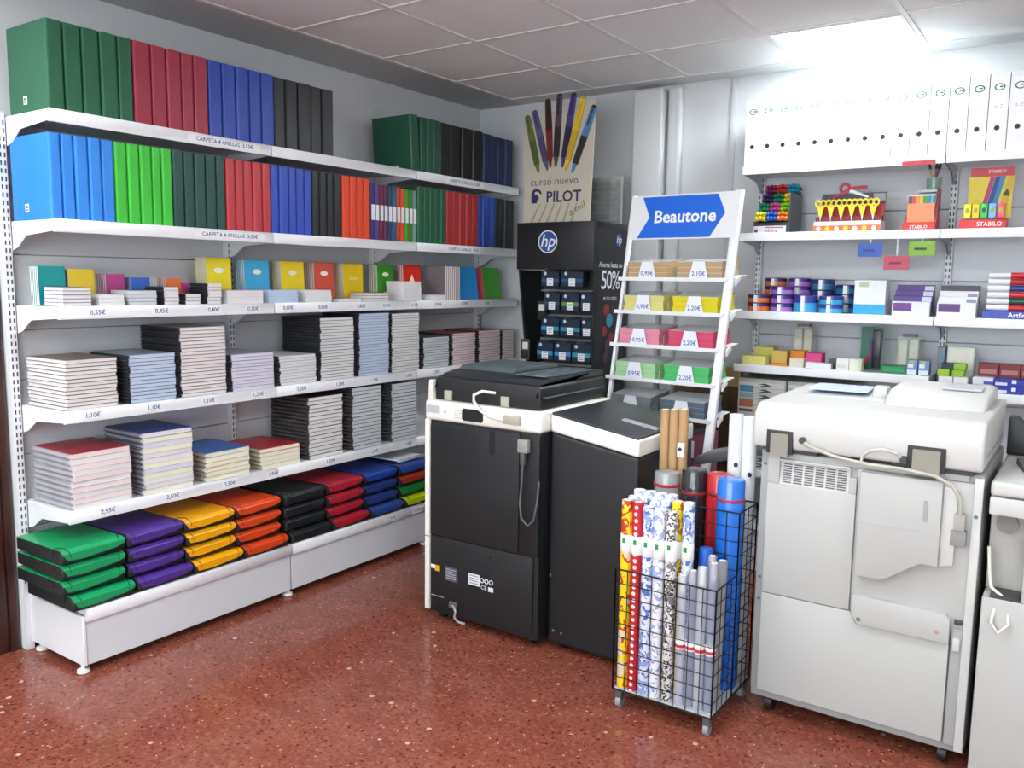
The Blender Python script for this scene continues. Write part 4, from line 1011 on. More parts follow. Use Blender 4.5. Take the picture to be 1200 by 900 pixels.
# cardboard pen advert standing on top
ad = thing('pen_advert', 'cream cardboard advert with seven giant pens on top of the black stand', 'advert', (0.915, 2.60, HZ + 0.003), 0.0, rot=(R(-1), 0, 0))
AW0, AW1, AH = 0.222, 0.238, 0.70
ADM = M(0xbfb9a8, rough=0.6, var=0.05, scale=6)
MB().prism([(-AW0, 0), (AW0, 0), (AW1, AH - 0.03), (-AW1, AH - 0.10)], 'y', 0.0, 0.006).build('card', ADM, ad)
MB().prism([(0.006, 0), (0.006, 0.45), (0.16, 0)], 'x', -0.01, 0.01).build('easel_back', ADM, ad)
pens = [(-0.215, 0.62, -0.125, 0.29, 0x4e5d2a, 0x6a7038, 'olive'), (-0.165, 0.645, -0.065, 0.30, 0x4a466a, 0x5a5680, 'grey violet'), (-0.075, 0.70, -0.045, 0.315, 0x3a1a1a, 0x70262a, 'dark red'), (0.005, 0.72, -0.01, 0.315, 0x2c2428, 0x584450, 'brown black'),
        (0.10, 0.715, 0.035, 0.31, 0x2b2350, 0x4a3c80, 'violet'), (0.165, 0.69, 0.055, 0.29, 0xc0a01c, 0xd8b828, 'yellow'), (0.235, 0.635, 0.10, 0.275, 0x28282c, 0x4e7ca8, 'blue and black')]
for (xt, zt, xb, zb, c1, c2, nm) in pens:
    a, b = Vector((xt, -0.006, zt)), Vector((xb, -0.006, zb))
    dv = (b - a).normalized(); wv = Vector((-dv.z, 0, dv.x)); L_ = (b - a).length
    m = MB()
    def seg_(s0, s1, w0, w1, mi, th=0.005):
        p0, p1 = a + dv * (L_ * s0), a + dv * (L_ * s1)
        q = [p0 + wv * w0, p0 - wv * w0, p1 - wv * w1, p1 + wv * w1]
        m.add([v + Vector((0, -th, 0)) for v in q] + [v + Vector((0, 0.005, 0)) for v in q], [(0, 1, 2, 3), (0, 4, 5, 1), (1, 5, 6, 2), (2, 6, 7, 3), (3, 7, 4, 0), (7, 6, 5, 4)], mi)
    seg_(0, 0.04, 0.010, 0.017, 0); seg_(0.04, 0.45, 0.017, 0.020, 1 if nm != 'dark red' else 0); seg_(0.45, 0.86, 0.020, 0.017, 0 if nm != 'dark red' else 1); seg_(0.86, 1.0, 0.013, 0.003, 1)
    seg_(0.06, 0.30, 0.004, 0.004, 0, 0.009)
    m.build('pen_cutout', [M(c1, rough=0.35, var=0.06), M(c2, rough=0.35, var=0.06)], ad)['label'] = '%s giant pen printed on the card' % nm
MB().text('curso nuevo', 0.062, (-0.02, -0.0018, 0.235), X, Z, 0, spacing=1.05).build('lettering', M(0x5a564e, var=0), ad, flat=True)
MB().text('PILOT', 0.088, (0.045, -0.0018, 0.145), X, Z, 0, bold=0.02).build('lettering', M(0x2a2454, var=0), ad, flat=True)
MB().text('a mil', 0.06, (0.135, -0.0018, 0.075), Vector((0.9, 0, 0.45)), Vector((-0.45, 0, 0.9)), 0, shear=0.2).build('lettering', M(0x6a6840, var=0), ad, flat=True)
MB().prism([(-0.175, 0.16), (-0.165, 0.19), (-0.14, 0.20), (-0.112, 0.188), (-0.10, 0.165), (-0.115, 0.17), (-0.13, 0.183), (-0.15, 0.18), (-0.152, 0.165), (-0.125, 0.16), (-0.122, 0.135), (-0.135, 0.13), (-0.135, 0.115), (-0.172, 0.115)], 'y', -0.002, -0.0008).build('logo', M(0x2a2454, var=0), ad)
g = MB()
for k in range(6): g.prism([(-0.18 + k * 0.055, 0.004), (-0.165 + k * 0.055, 0.004), (-0.11 + k * 0.05, 0.11), (-0.12 + k * 0.05, 0.11)], 'y', -0.0006, 0.0)
g.build('printed_rays', M(0xa09678, rough=0.6, var=0.08), ad)
# clear case behind it
cs = thing('acrylic_case', 'smoky clear plastic display case behind the pen advert on the black stand', 'display case', (1.105, 2.77, HZ + 0.001))
MB().box(-0.10, -0.06, 0, 0.10, 0.06, 0.25).build('shell', clear_film(0x8c9494, 0.45, 0.1), cs)
MB().box(-0.105, 0.062, 0, 0.112, 0.068, 0.275).build('back_plate', M(0xa8aaa4, rough=0.4, var=0.05), cs)
for k, (z, hx) in enumerate(((0.02, 0x3a3f3c), (0.08, 0x4a5034), (0.14, 0x33383a), (0.20, 0x50554f))):
    MB().box(-0.085, -0.045, z, 0.085, 0.045, z + 0.03).build('tray', M(hx, rough=0.4, var=0.1), cs)

# ================================================================ white paper rack
rk = thing('paper_rack', 'white tiered rack with blue arrow header, leaning back, behind the copiers', 'rack', (1.80, 2.22, 0.0), R(-4))
RW = 0.285
RKW = M(0xe8eaec, rough=0.35, var=0.015)
def lean_y(z): return (z - 1.2) * 0.19 + 0.0
for s in (-1, 1):
    wdt = 0.018 if s < 0 else 0.04
    m = MB(); z0, z1 = 0.0, 1.96
    m.add([(s * RW - wdt / 2 - s * 0.0, lean_y(z0) - 0.012, z0), (s * RW + wdt / 2, lean_y(z0) - 0.012, z0), (s * RW + wdt / 2, lean_y(z0) + 0.012, z0), (s * RW - wdt / 2, lean_y(z0) + 0.012, z0),
           (s * RW - wdt / 2, lean_y(z1) - 0.012, z1), (s * RW + wdt / 2, lean_y(z1) - 0.012, z1), (s * RW + wdt / 2, lean_y(z1) + 0.012, z1), (s * RW - wdt / 2, lean_y(z1) + 0.012, z1)],
          [(0, 3, 2, 1), (4, 5, 6, 7), (0, 1, 5, 4), (1, 2, 6, 5), (2, 3, 7, 6), (3, 0, 4, 7)])
    m.build('leg', RKW, rk, bev=0.002, seg=1)
    MB().box(s * RW - 0.015, lean_y(0) - 0.06, 0.0, s * RW + 0.015, lean_y(0) + 0.42, 0.02).build('foot', RKW, rk, bev=0.003)
# header board
hz0, hz1 = 1.735, 1.955
yA, yB = lean_y(hz0) - 0.018, lean_y(hz1) - 0.018
def hpt(x, z, off=0.0): return (x, yA + (yB - yA) * (z - hz0) / (hz1 - hz0) - off, z)
def hslab(mb, poly, off, th, mi):
    n = len(poly); q = [hpt(x, z, off) for x, z in poly] + [hpt(x, z, off - th) for x, z in poly]
    mb.add(q, [tuple(range(n)), tuple(range(n, 2 * n))[::-1]] + [(i, n + i, n + (i + 1) % n, (i + 1) % n) for i in range(n)], mi)
m = MB(); hslab(m, [(-RW - 0.005, hz0), (RW + 0.012, hz0), (RW + 0.012, hz1), (-RW - 0.005, hz1)], 0.0, 0.006, 0)
hd = m.build('header_board', RKW, rk)
m = MB(); zc = (hz0 + hz1) / 2
hslab(m, [(-0.235, hz0 + 0.006), (0.165, hz0 + 0.006), (0.232, zc + 0.01), (0.185, hz1 - 0.008), (-0.225, hz1 - 0.008), (-0.175, zc)], 0.0012, 0.001, 0)
m.build('blue_arrow', M(0x1668d8, rough=0.35, var=0.02), hd)
m = MB().text('Beautone', 0.088, hpt(0.02, zc - 0.002, 0.0022), X, Vector((0, yB - yA, hz1 - hz0)), 0, bold=0.022)
m.build('lettering', M(0xeef2f6, rough=0.5, var=0), hd, flat=True)
tiers = [(1.54, [(0xb89a70, 0xe2dfc0, 'kraft brown', 'cream'), (0xb89a70, 0xd8e4ec, 'tan', 'pale blue')]), (1.375, [(0xd8d080, 0xe0dc98, 'straw yellow', 'yellow'), (0xd8cc18, 0xe2d820, 'bright yellow', 'yellow')]),
         (1.21, [(0xe08aa0, 0xdca0ac, 'rose pink', 'pink'), (0xd04468, 0xd87a90, 'hot pink', 'pink')]), (1.045, [(0xa8d4a0, 0xb4dcae, 'mint green', 'green'), (0x4cb868, 0x8ccf94, 'emerald green', 'green')]),
         (0.88, [(0x7a8288, 0x9aa2a8, 'slate grey', 'grey'), (0x5a6a7a, 0x8aa0b0, 'steel blue', 'blue')])]
tags_ = [('0,95€', '2,10€'), ('0,95€', '2,20€'), ('0,95€', '2,20€'), ('0,95€', '2,20€'), ('0,95€', '2,20€')]
DPT = 0.22
SLP = 0.10                                            # trays rise to the back
for ti, (z, packs) in enumerate(tiers):
    yf = lean_y(z) - 0.03
    m = MB().prism([(yf, z - 0.004), (yf + DPT, z - 0.004 + DPT * SLP), (yf + DPT, z + DPT * SLP), (yf, z)], 'x', -RW - 0.02, RW + 0.004)
    m.prism([(yf - 0.003, z - 0.012), (yf, z - 0.012), (yf, z + 0.006), (yf - 0.003, z + 0.006)], 'x', -RW - 0.02, RW + 0.004)
    tr = m.build('tray', RKW, rk)
    MB().prism([(yf + 0.005, z + 0.001), (yf + DPT - 0.005, z + 0.001 + DPT * SLP), (yf + DPT - 0.005, z + DPT * SLP + 0.05), (yf + 0.005, z + 0.05)], 'x', -0.004, -0.001).build('divider', clear_film(packs[0][1], 0.55), tr)
    MB().prism([(yf + 0.05, z - 0.03), (yf + 0.10, z + 0.0), (yf + 0.10, z + 0.02), (yf + 0.05, z + 0.0)], 'x', RW + 0.018, RW + 0.026).build('bracket_hook', RKW, tr)
    for q, (c1, c2, nm, _) in enumerate(packs):
        x0, x1 = (-RW + 0.03, -0.03) if q == 0 else (0.02, RW - 0.03)
        for k in range(3):
            dz = 0.0015 + k * 0.0265
            t = thing('paper_pad', '%s paper pack, %s, tier %s of the white rack' % (nm, ['lowest of three', 'middle of three', 'top of three'][k], ['one', 'two', 'three', 'four', 'five'][ti]), 'paper pack',
                      (0, 0, 0), group='paper packs on the white tiered rack')
            rm = Matrix.Translation((1.80, 2.22, 0)) @ Matrix.Rotation(R(-4), 4, 'Z') @ Matrix.Translation(((x0 + x1) / 2, yf + 0.012, z + dz + 0.012 * SLP)) @ Matrix.Rotation(math.atan(SLP), 4, 'X')
            t.matrix_world = rm
            w = (x1 - x0) / 2 - 0.003 * (k % 2)
            MB().box(-w, 0.0, 0.0, w, 0.19, 0.0245).build('sheets', M(c1, rough=0.6, var=0.1, scale=50, stretch=(1, 1, 20)), t)
            MB().box(-w - 0.001, -0.001, 0.0245, w + 0.001, 0.192, 0.0258).build('wrapper', M(c2 if k < 2 else 0xb4b8bc, rough=0.2, var=0.12, scale=20), t)
        xc = (x0 + x1) / 2 + 0.005
        m = MB().prism([(-0.05, 0.0), (0.05, 0.0), (0.03, 0.085), (-0.03, 0.085)], 'y', -0.0015, 0.0, 0)
        m.text(tags_[ti][q], 0.03, (0, -0.002, 0.028), X, Z, 1, bold=0.012)
        m.build('price_card', [M(0xe8ecf4, rough=0.6, var=0), INKBLUE], tr, (xc, yf - 0.004, z - 0.003), flat=True)
# lower clutter behind the copiers
for k, (x, hx, w) in enumerate(((1.90, 0x34383c, 0.05), (1.955, 0x3c4044, 0.05), (2.005, 0x7a2c50, 0.03))):
    t = thing('lever_file', '%s file standing low behind the kraft rolls' % ['dark grey', 'charcoal', 'narrow maroon'][k], 'file', (x, 2.10, 0.0005), R(-4), 'files behind the kraft rolls')
    MB().box(-w / 2, 0, 0, w / 2, 0.25, 0.80).build('cover', M(hx, rough=0.4, var=0.05), t, bev=0.004)
    MB().box(-w * 0.35, -0.001, 0.70, w * 0.35, 0.0005, 0.78).build('spine_label', M(0xc8ccd0, rough=0.5, var=0.03), t)
bd_ = thing('wooden_board', 'upright brown wooden board with pale top edge between rack and wall shelving', 'board', (1.765, 2.86, 0.0005))
MB().box(-0.19, 0.0, 0.0, 0.19, 0.035, 0.96).build('panel', wood(0x4a3820, 0x6a5434), bd_)
MB().box(-0.192, -0.002, 0.96, 0.192, 0.037, 1.06).build('top_strip', wood(0xa88c58, 0xc0a470), bd_)

# ================================================================ right wall shelving
YB_, XR0, LR = 2.70, 1.97, 0.94
ZR = [2.113, 1.778, 1.379, 1.101]
rg = thing('wall_shelving', 'white metal wall shelving on the right with stationery displays', 'shelving', (0, 0, 0))
up_me2 = MB().box(-0.016, YW - 0.062, 0, 0.016, YW - 0.012, 2.45).mesh('upright', SHELFW, bev=0.002, seg=1)
sl = MB(); slot_strip(sl, 0.3, 2.4, YW - 0.0622, 'y'); sl_me2 = sl.mesh('slots', M(0x3d4148, rough=0.7, var=0))
for k in range(3):
    u_ = ob('upright', up_me2, rg, (XR0 + k * LR, 0, 0)); ob('slots', sl_me2, u_)
pzr = [0.26, 0.6, 0.95, 1.245, 1.545, 1.895, 2.16, 2.45]
for k in range(2):
    for a, b in zip(pzr[:-1], pzr[1:]):
        MB().box(XR0 + k * LR + 0.016, YW - 0.03, a + 0.0015, XR0 + (k + 1) * LR - 0.016, YW - 0.012, b - 0.0015).build('back_panel', M(0xd3d6da, rough=0.45, var=0.015), rg, bev=0.002, seg=1)
sh = MB().box(0.006, YB_ + 0.004, -0.022, LR - 0.006, YW - 0.031, 0.0)
sh.prism([(YB_ + 0.012, -0.04), (YB_, -0.04), (YB_, 0.0), (YB_ + 0.006, 0.003), (YB_ + 0.012, 0.0)], 'x', 0.002, LR - 0.002)
shr_me = sh.mesh('shelf', SHELFW, bev=0.0015, seg=1)
brr = MB().prism([(YW - 0.062, -0.11), (YW - 0.10, -0.10), (YW - 0.17, -0.056), (YB_ + 0.014, -0.038), (YB_ + 0.014, -0.004), (YW - 0.062, -0.004)], 'x', -0.0015, 0.0015).mesh('bracket', M(0xb8bcc2, rough=0.4, var=0.02))
for i, z in enumerate(ZR + [0.55, 0.25]):
    for k in range(2):
        zz = z - (0.055 if (i == 3 and k == 1) else 0)
        s = ob('shelf', shr_me, rg, (XR0 + k * LR, 0, zz))
        ob('bracket', brr, s, (0.004, 0, 0)); ob('bracket', brr, s, (LR - 0.004, 0, 0))
MB().box(XR0 + 0.004, YB_ + 0.02, 0.0, XR0 + 2 * LR - 0.004, YB_ + 0.035, 0.205).build('kick_plate', SHELFW, rg)
ZR4b = ZR[3] - 0.055

# white lever arch files
LW = 0.0772
lv = MB()
g_ = LW / 2 - 0.0012
lv.prism([(-g_, 0.0), (g_, 0.0), (g_, 0.28), (g_ - 0.003, 0.28), (g_ - 0.003, 0.003), (-g_ + 0.003, 0.003), (-g_ + 0.003, 0.28), (-g_, 0.28)], 'z', 0.0, 0.328)
lv_me = lv.mesh('cover', M(0xe6e8ea, rough=0.4, var=0.01))
lp_me = MB().box(-0.03, 0.02, 0.004, 0.028, 0.27, 0.31).mesh('paper_block', M(0x9aa0a4, rough=0.8, var=0.04))
sc_me = (lambda m: m.text('A-Z', 0.022, (0, -0.0012, 0.185), X, Z, 1))(MB().box(-0.026, -0.0008, 0.06, 0.026, 0.0002, 0.305, 0)).mesh('spine_card', [M(0xeef0f2, rough=0.5, var=0.0), M(0xb4b8c8, var=0)], flat=True)
rl_me = MB().ring((0, -0.0009, 0.268), X * 1.35, Z, 0.0155, 0.0115, 0.0012, -Y, 22).box(0.0, -0.0021, 0.266, 0.012, -0.0009, 0.272).mesh('ring_logo', M(0x1d6a44, rough=0.5, var=0))
fh_me = MB().ring((0, -0.0009, 0.095), X, Z, 0.0118, 0.0098, 0.0014, -Y, 20, 1).disc((0, -0.0009, 0.095), X, Z, 0.0098, -Y, 20, 0).mesh('finger_hole', [M(0x121416, rough=0.6, var=0), M(0x8a8e92, rough=0.3, metal=0.8, var=0)])
NLV = 17
for k in range(NLV):
    t = thing('lever_arch_file', 'white lever arch file with green ring logo, %s, top right shelf' % (nth_left(k, NLV)), 'binder', (XR0 + 0.042 + k * (LW + 0.0006), YB_ + 0.012, ZR[0] + 0.004), group='white lever arch files on the top right shelf')
    ob('cover', lv_me, t); ob('paper_block', lp_me, t); ob('spine_card', sc_me, t); ob('ring_logo', rl_me, t); ob('finger_hole', fh_me, t)
# ---------------------------------------------------------------- second right shelf: pen and scissor displays
z = ZR[1] + 0.001
yf = YB_ + 0.03
SMOKE = M(0x3a3f48, rough=0.3, var=0.04)
mt_ = thing('marker_display', 'stepped counter display packed with bunches of colourful markers', 'display', (2.125, yf, z))
MB().prism([(0.0, 0.0), (0.20, 0.0), (0.21, 0.20), (0.15, 0.20), (0.15, 0.15), (0.10, 0.15), (0.10, 0.10), (0.05, 0.10), (0.05, 0.05), (0.0, 0.05)], 'x', -0.085, 0.085).build('stepped_tray', SMOKE, mt_)
m = MB().box(-0.09, -0.004, 0.0, 0.075, -0.001, 0.036, 0).text('edding', 0.026, (0.0, -0.0046, 0.012), X, Z, 1, bold=0.01).box(-0.085, -0.0046, 0.004, -0.068, -0.0042, 0.02, 2).box(-0.03, -0.0046, 0.025, 0.06, -0.0042, 0.03, 1)
m.build('brand_strip', [PAPER, M(0xb8405a, var=0), M(0x5a2a68, var=0)], mt_, flat=True)
MB().box(0.086, 0.0, 0.0, 0.092, 0.2, 0.2).build('side_cheek', SMOKE, mt_)
MB().box(-0.092, 0.0, 0.0, -0.086, 0.2, 0.06).build('side_cheek', SMOKE, mt_)
MCOL = [[(0xe0d020, 'yellow'), (0x2860c8, 'blue'), (0xe07828, 'orange')], [(0x147858, 'teal'), (0xc04888, 'pink'), (0x78c81c, 'lime')], [(0x3a3060, 'indigo'), (0x14885c, 'green'), (0xe8d818, 'yellow')], [(0x7a1c4c, 'wine'), (0xb83428, 'red'), (0x208aa8, 'turquoise')]]
MK = {}
def marker_me(hx):
    if hx not in MK:
        b = MB().cyl((0, 0.0, 0), (0, -0.05, 0), 0.009, 10).mesh('barrel', M(0x2c2e34, rough=0.4, var=0.03))
        c = MB().tube([(0, -0.0505, 0), (0, -0.075, 0), (0, -0.082, 0), (0, -0.085, 0)], [0.0112, 0.011, 0.008, 0.004], 10).mesh('cap', M(hx, rough=0.3, var=0.05))
        MK[hx] = (b, c)
    return MK[hx]
for r_ in range(4):
    for c_ in range(3):
        hx, nm = MCOL[r_][c_]
        for k6 in range(6):
            k, lv_ = k6 % 3, k6 // 3
            t = thing('marker', '%s capped marker, %s %s of its bunch, %s row of the stepped display' % (nm, ['lower', 'upper'][lv_], ['left', 'middle', 'right'][k], ['bottom', 'second', 'third', 'top'][r_]), 'marker', (2.125 - 0.056 + c_ * 0.056 + (k - 1) * 0.0182, yf + 0.063 + r_ * 0.05 + lv_ * 0.008, z + 0.062 + r_ * 0.05 + lv_ * 0.0235 + (0.003 if k == 1 else 0)), group='%s markers in the stepped display, row %d' % (nm, r_ + 1), rot=(R(-8), 0, 0))
            b, c = marker_me(hx); ob('barrel', b, t); ob('cap', c, t)
sd = thing('scissors_display', 'red and black counter display holding yellow handled scissors', 'display', (2.49, yf, z))
MB().box(-0.155, 0.0, 0.0, 0.155, 0.12, 0.05).build('tray', M(0xe8e4dc, rough=0.5, var=0.03), sd)
fp = MB().box(-0.155, -0.002, 0.0, 0.155, -0.0002, 0.03, 0)
for k in range(7): fp.disc((-0.13 + k * 0.043, -0.002, 0.015), X, Z, 0.011, -Y, 12, 1 if k % 2 else 2)
fp.build('front_print', [M(0xe0683c, rough=0.5, var=0.1), M(0xe8c820, var=0.05), M(0xf0e0d0, var=0.05)], sd)
m = MB().prism([(-0.15, 0.05), (0.15, 0.05), (0.155, 0.135), (-0.15, 0.145)], 'y', 0.085, 0.09, 0).prism([(-0.15, 0.145), (0.155, 0.135), (0.16, 0.19), (-0.14, 0.19)], 'y', 0.085, 0.09, 1).box(0.10, 0.0835, 0.15, 0.155, 0.085, 0.185, 2)
m.build('back_card', [M(0xb83024, rough=0.45, var=0.08), M(0x2c2630, rough=0.4, var=0.05), M(0x9aa0a8, var=0.03)], sd)
m = MB().ring((-0.035, 0.084, 0.215), X, Z, 0.028, 0.014, 0.004, -Y, 18, 0).prism([(-0.03, 0.20), (0.075, 0.165), (0.08, 0.172), (-0.02, 0.215)], 'y', 0.081, 0.085, 1).prism([(-0.09, 0.165), (0.0, 0.205), (0.07, 0.205), (0.07, 0.225), (-0.01, 0.222), (-0.095, 0.172)], 'y', 0.0815, 0.085, 0)
m.build('scissors_cutout', [M(0xa82838, var=0.05), M(0xa8acb0, rough=0.3, metal=0.7, var=0.02)], sd)
MB().box(-0.155, 0.03, 0.05, 0.155, 0.06, 0.075).build('slot_bar', M(0x7a1c1c, rough=0.5, var=0.05), sd)
hm = MB()
for s in (-1, 1): hm.ring((s * 0.0125, 0.0, 0.088), X, Z * 1.25, 0.0155, 0.0085, 0.008, -Y, 16)
hm.prism([(-0.016, 0.07), (0.016, 0.07), (0.006, 0.028), (-0.006, 0.028)], 'y', -0.008, 0.0)
hm_me = hm.mesh('handles', M(0xe6d40c, rough=0.35, var=0.03))
bm_me = MB().prism([(-0.005, 0.03), (0.005, 0.03), (0.001, 0.0)], 'y', -0.005, -0.002).mesh('blades', CHROME)
for k in range(6):
    t = thing('scissors', 'yellow handled scissors in the red display, %s of six' % nth_left(k, 6), 'scissors', (2.49 - 0.13 + k * 0.049, yf + 0.026, z + 0.051), group='yellow scissors in the counter display')
    ob('handles', hm_me, t); ob('blades', bm_me, t)
SR = M(0xd02c34, rough=0.4, var=0.04)
pd = thing('pencil_display', 'red counter display with orange box of colour pens', 'display', (2.812, yf, z))
m = MB().prism([(0.0, 0.0), (0.12, 0.0), (0.12, 0.10), (0.03, 0.035), (0.0, 0.03)], 'x', -0.07, 0.07); m.build('base', SR, pd, bev=0.002)
MB().text('STABILO', 0.02, (0, -0.0008, 0.014), X, Z, bold=0.012).build('brand_print', M(0xf2e4e0, var=0), pd, flat=True)
MB().box(-0.058, 0.035, 0.036, 0.058, 0.06, 0.125, 0).build('pen_box', M(0xe89060, rough=0.4, var=0.05), pd)
pc = [0x6a3a50, 0xc84838, 0xe0902c, 0xe0c02c, 0x4a9a3c, 0x2080a0, 0x40a8c8]
for k, hx in enumerate(pc): MB().box(-0.056 + k * 0.016, 0.036, 0.125, -0.041 + k * 0.016, 0.058, 0.158).build('pen_tops', M(hx, rough=0.4, var=0.03), pd)
MB().box(-0.058, 0.034, 0.158, 0.058, 0.061, 0.163).build('box_lid', M(0xe8ecee, rough=0.4, var=0.02), pd)
MB().prism([(0.03, 0.036), (0.12, 0.10), (0.12, 0.19), (0.06, 0.19)], 'x', 0.06, 0.07).build('side_panel', M(0x8c3038, rough=0.4, var=0.05), pd)
pt = thing('pencil_pot', 'clear pot with a few pencils on the red pen display', 'pot', (2.85, yf + 0.10, z + 0.19))
MB().lathe([(0.028, 0.0), (0.03, 0.002), (0.034, 0.055), (0.031, 0.055), (0.026, 0.004)], n=16).build('pot', clear_film(0x8ab0a0, 0.5), pt)
MB().box(-0.06, -0.03, -0.012, 0.02, 0.03, -0.0005).build('stand', M(0xc8ccd0, rough=0.4, var=0.02), pt)
for k, (hx, rx, ry, nm) in enumerate(((0xb08040, 4, -12, 'tan'), (0xa03038, -6, 10, 'red'), (0x506070, 2, 4, 'grey'))):
    t = thing('pencil', '%s pencil standing in the clear pot on the red display' % nm, 'pencil', (2.85, yf + 0.10, z + 0.197), rot=(R(rx), R(ry), 0))
    MB().tube([(0, 0, 0), (0, 0, 0.09)], 0.0045, 7).build('shaft', M(hx, rough=0.4, var=0.05), t)
    MB().tube([(0, 0, 0.0902), (0, 0, 0.115), (0, 0, 0.125)], [0.007, 0.005, 0.001], 7).build('tip', M(0x2a2a2c, var=0), t)
tag(MB().box(-0.07, -0.002, -0.02, 0.07, 0.0, 0.0).build('shelf_card', M(0xb82c38, rough=0.4, var=0.04), None, (2.80, YB_ - 0.001, ZR[0] - 0.0225)), 'red card strip stuck to the edge below the white files', 'card')
hd_ = thing('highlighter_display', 'tall yellow and red counter display with five highlighters', 'display', (3.08, yf, z))
m = MB().prism([(0.0, 0.0), (0.10, 0.0), (0.10, 0.05), (0.0, 0.04)], 'x', -0.10, 0.085); m.build('base', SR, hd_, bev=0.002)
MB().text('STABILO', 0.026, (0.02, -0.0008, 0.02), X, Z, bold=0.012).build('brand_print', M(0xf4e6e2, var=0), hd_, flat=True)
bc = MB().box(-0.08, 0.07, 0.05, 0.095, 0.075, 0.235, 0).box(-0.075, 0.069, 0.235, 0.097, 0.076, 0.275, 1)
for q, (a, w, hx) in enumerate(((-0.02, 0.018, 2), (0.0, 0.02, 3), (0.02, 0.02, 4), (0.05, 0.03, 5))):
    bc.prism([(a - 0.015, 0.05), (a + w - 0.015, 0.05), (a + w + 0.025, 0.234), (a + 0.025, 0.234)], 'y', 0.0685, 0.07, hx)
bc.prism([(0.055, 0.15), (0.085, 0.145), (0.075, 0.18)], 'y', 0.068, 0.07, 6)
bc.build('back_card', [M(0xd4c010, rough=0.4, var=0.06), M(0xb82430, rough=0.4, var=0.04), M(0xb03870, var=0.03), M(0x283c90, var=0.03), M(0x2880a8, var=0.03), M(0xc8a828, var=0.03), M(0x30342c, var=0)], hd_)
MB().text('STABILO', 0.018, (0.03, 0.0682, 0.256), X, Z, bold=0.01).build('brand_print', M(0xf4e6e2, var=0), hd_, flat=True)
for k, (hx, nm) in enumerate(((0xe8e818, 'yellow'), (0xe8d020, 'golden'), (0x28c848, 'green'), (0x70b8ec, 'light blue'), (0xe84870, 'pink'))):
    t = thing('highlighter', '%s highlighter standing in the tall yellow display' % nm, 'highlighter', (3.08 - 0.072 + k * 0.033, yf + 0.022, z + 0.047), group='highlighters in the counter display')
    MB().box(-0.0145, -0.008, 0, 0.0145, 0.012, 0.065).build('body', M(hx, rough=0.3, var=0.03), t, bev=0.004)
    MB().disc((0, -0.0083, 0.035), X, Z * 1.6, 0.008, -Y, 14).build('mark', M(0x2c4a34 if k == 2 else 0xb0a040, var=0), t)
# shelf talkers hanging under the second shelf
for k, (x, z_, hx, nm) in enumerate(((2.615, 1.665, 0x2850a8, 'blue'), (2.735, 1.605, 0xb03850, 'crimson'), (2.84, 1.67, 0x78a820, 'lime green'))):
    t = thing('shelf_talker', 'small %s tag card hanging below the second right shelf' % nm, 'tag card', (x, YB_ - 0.006, z_), group='tag cards below the shelf')
    MB().box(-0.055, -0.0015, -0.01, 0.055, 0.0, 0.055).build('card', M(hx, rough=0.4, var=0.05), t)
    MB().box(-0.032, -0.0022, 0.016, 0.02, -0.0016, 0.026).build('print', M(0x24402c if k == 2 else 0x702838 if k == 1 else 0x1c3474, var=0), t)
    MB().box(-0.004, 0.0, 0.03, 0.004, 0.0012, 1.737 - z_).build('strip', clear_film(0xd0d8dc, 0.3), t)

# ---------------------------------------------------------------- third right shelf: tape tubs, cartons, pens
z = ZR[2] + 0.001
TC = {'orange': (0xd06a30, 0x3a2860), 'violet': (0x9a68c0, 0x3c2c78), 'cyan': (0x3aa4d4, 0x3a3c98), 'deep blue': (0x2c6a90, 0x243468)}
TM = {}
def tub(nm, x, y, zz, h, label):
    r = 0.058
    if (nm, h) not in TM:
        c1, c2 = TC[nm]
        TM[(nm, h)] = (MB().lathe([(r * 0.97, 0), (r, 0.002), (r, h * 0.55)], n=24).mesh('label_wrap', M(c1, rough=0.25, var=0.06)), MB().lathe([(r * 0.985, h * 0.55), (r * 0.985, h - 0.003), (r * 0.9, h), (r * 0.45, h)], n=24).mesh('lid', M(c2, rough=0.2, var=0.05)))
    t = thing('tape_tub', label, 'tape tub', (x, y, zz), group='tape tubs on the third right shelf')
    a, b = TM[(nm, h)]; ob('label_wrap', a, t); ob('lid', b, t)
    MB().box(-0.008, -0.0595, 0.003, 0.010, -0.0575, h - 0.004).build('white_stripe', M(0xe8ecf0, rough=0.3, var=0), t)
H = 0.043
for (nm, x, y, n, h, d_) in (('orange', 2.065, YB_ + 0.075, 2, H, 'front left'), ('violet', 2.185, YB_ + 0.08, 3, H, 'front second'), ('cyan', 2.305, YB_ + 0.075, 1, 0.088, 'front tall'), ('cyan', 2.43, YB_ + 0.08, 2, H, 'front right'),
                          ('orange', 2.11, YB_ + 0.20, 4, H, 'back left'), ('violet', 2.235, YB_ + 0.205, 4, H, 'back second'), ('deep blue', 2.355, YB_ + 0.20, 3, 0.056, 'back third'), ('deep blue', 2.475, YB_ + 0.205, 3, 0.047, 'back right')):
    for k in range(n):
        tub(nm, x, y, z + k * (h + 0.0006), h, '%s tape tub in the %s pile, %s' % (nm, d_, nth_top(n - 1 - k, n) if n > 1 else 'single tall one'))
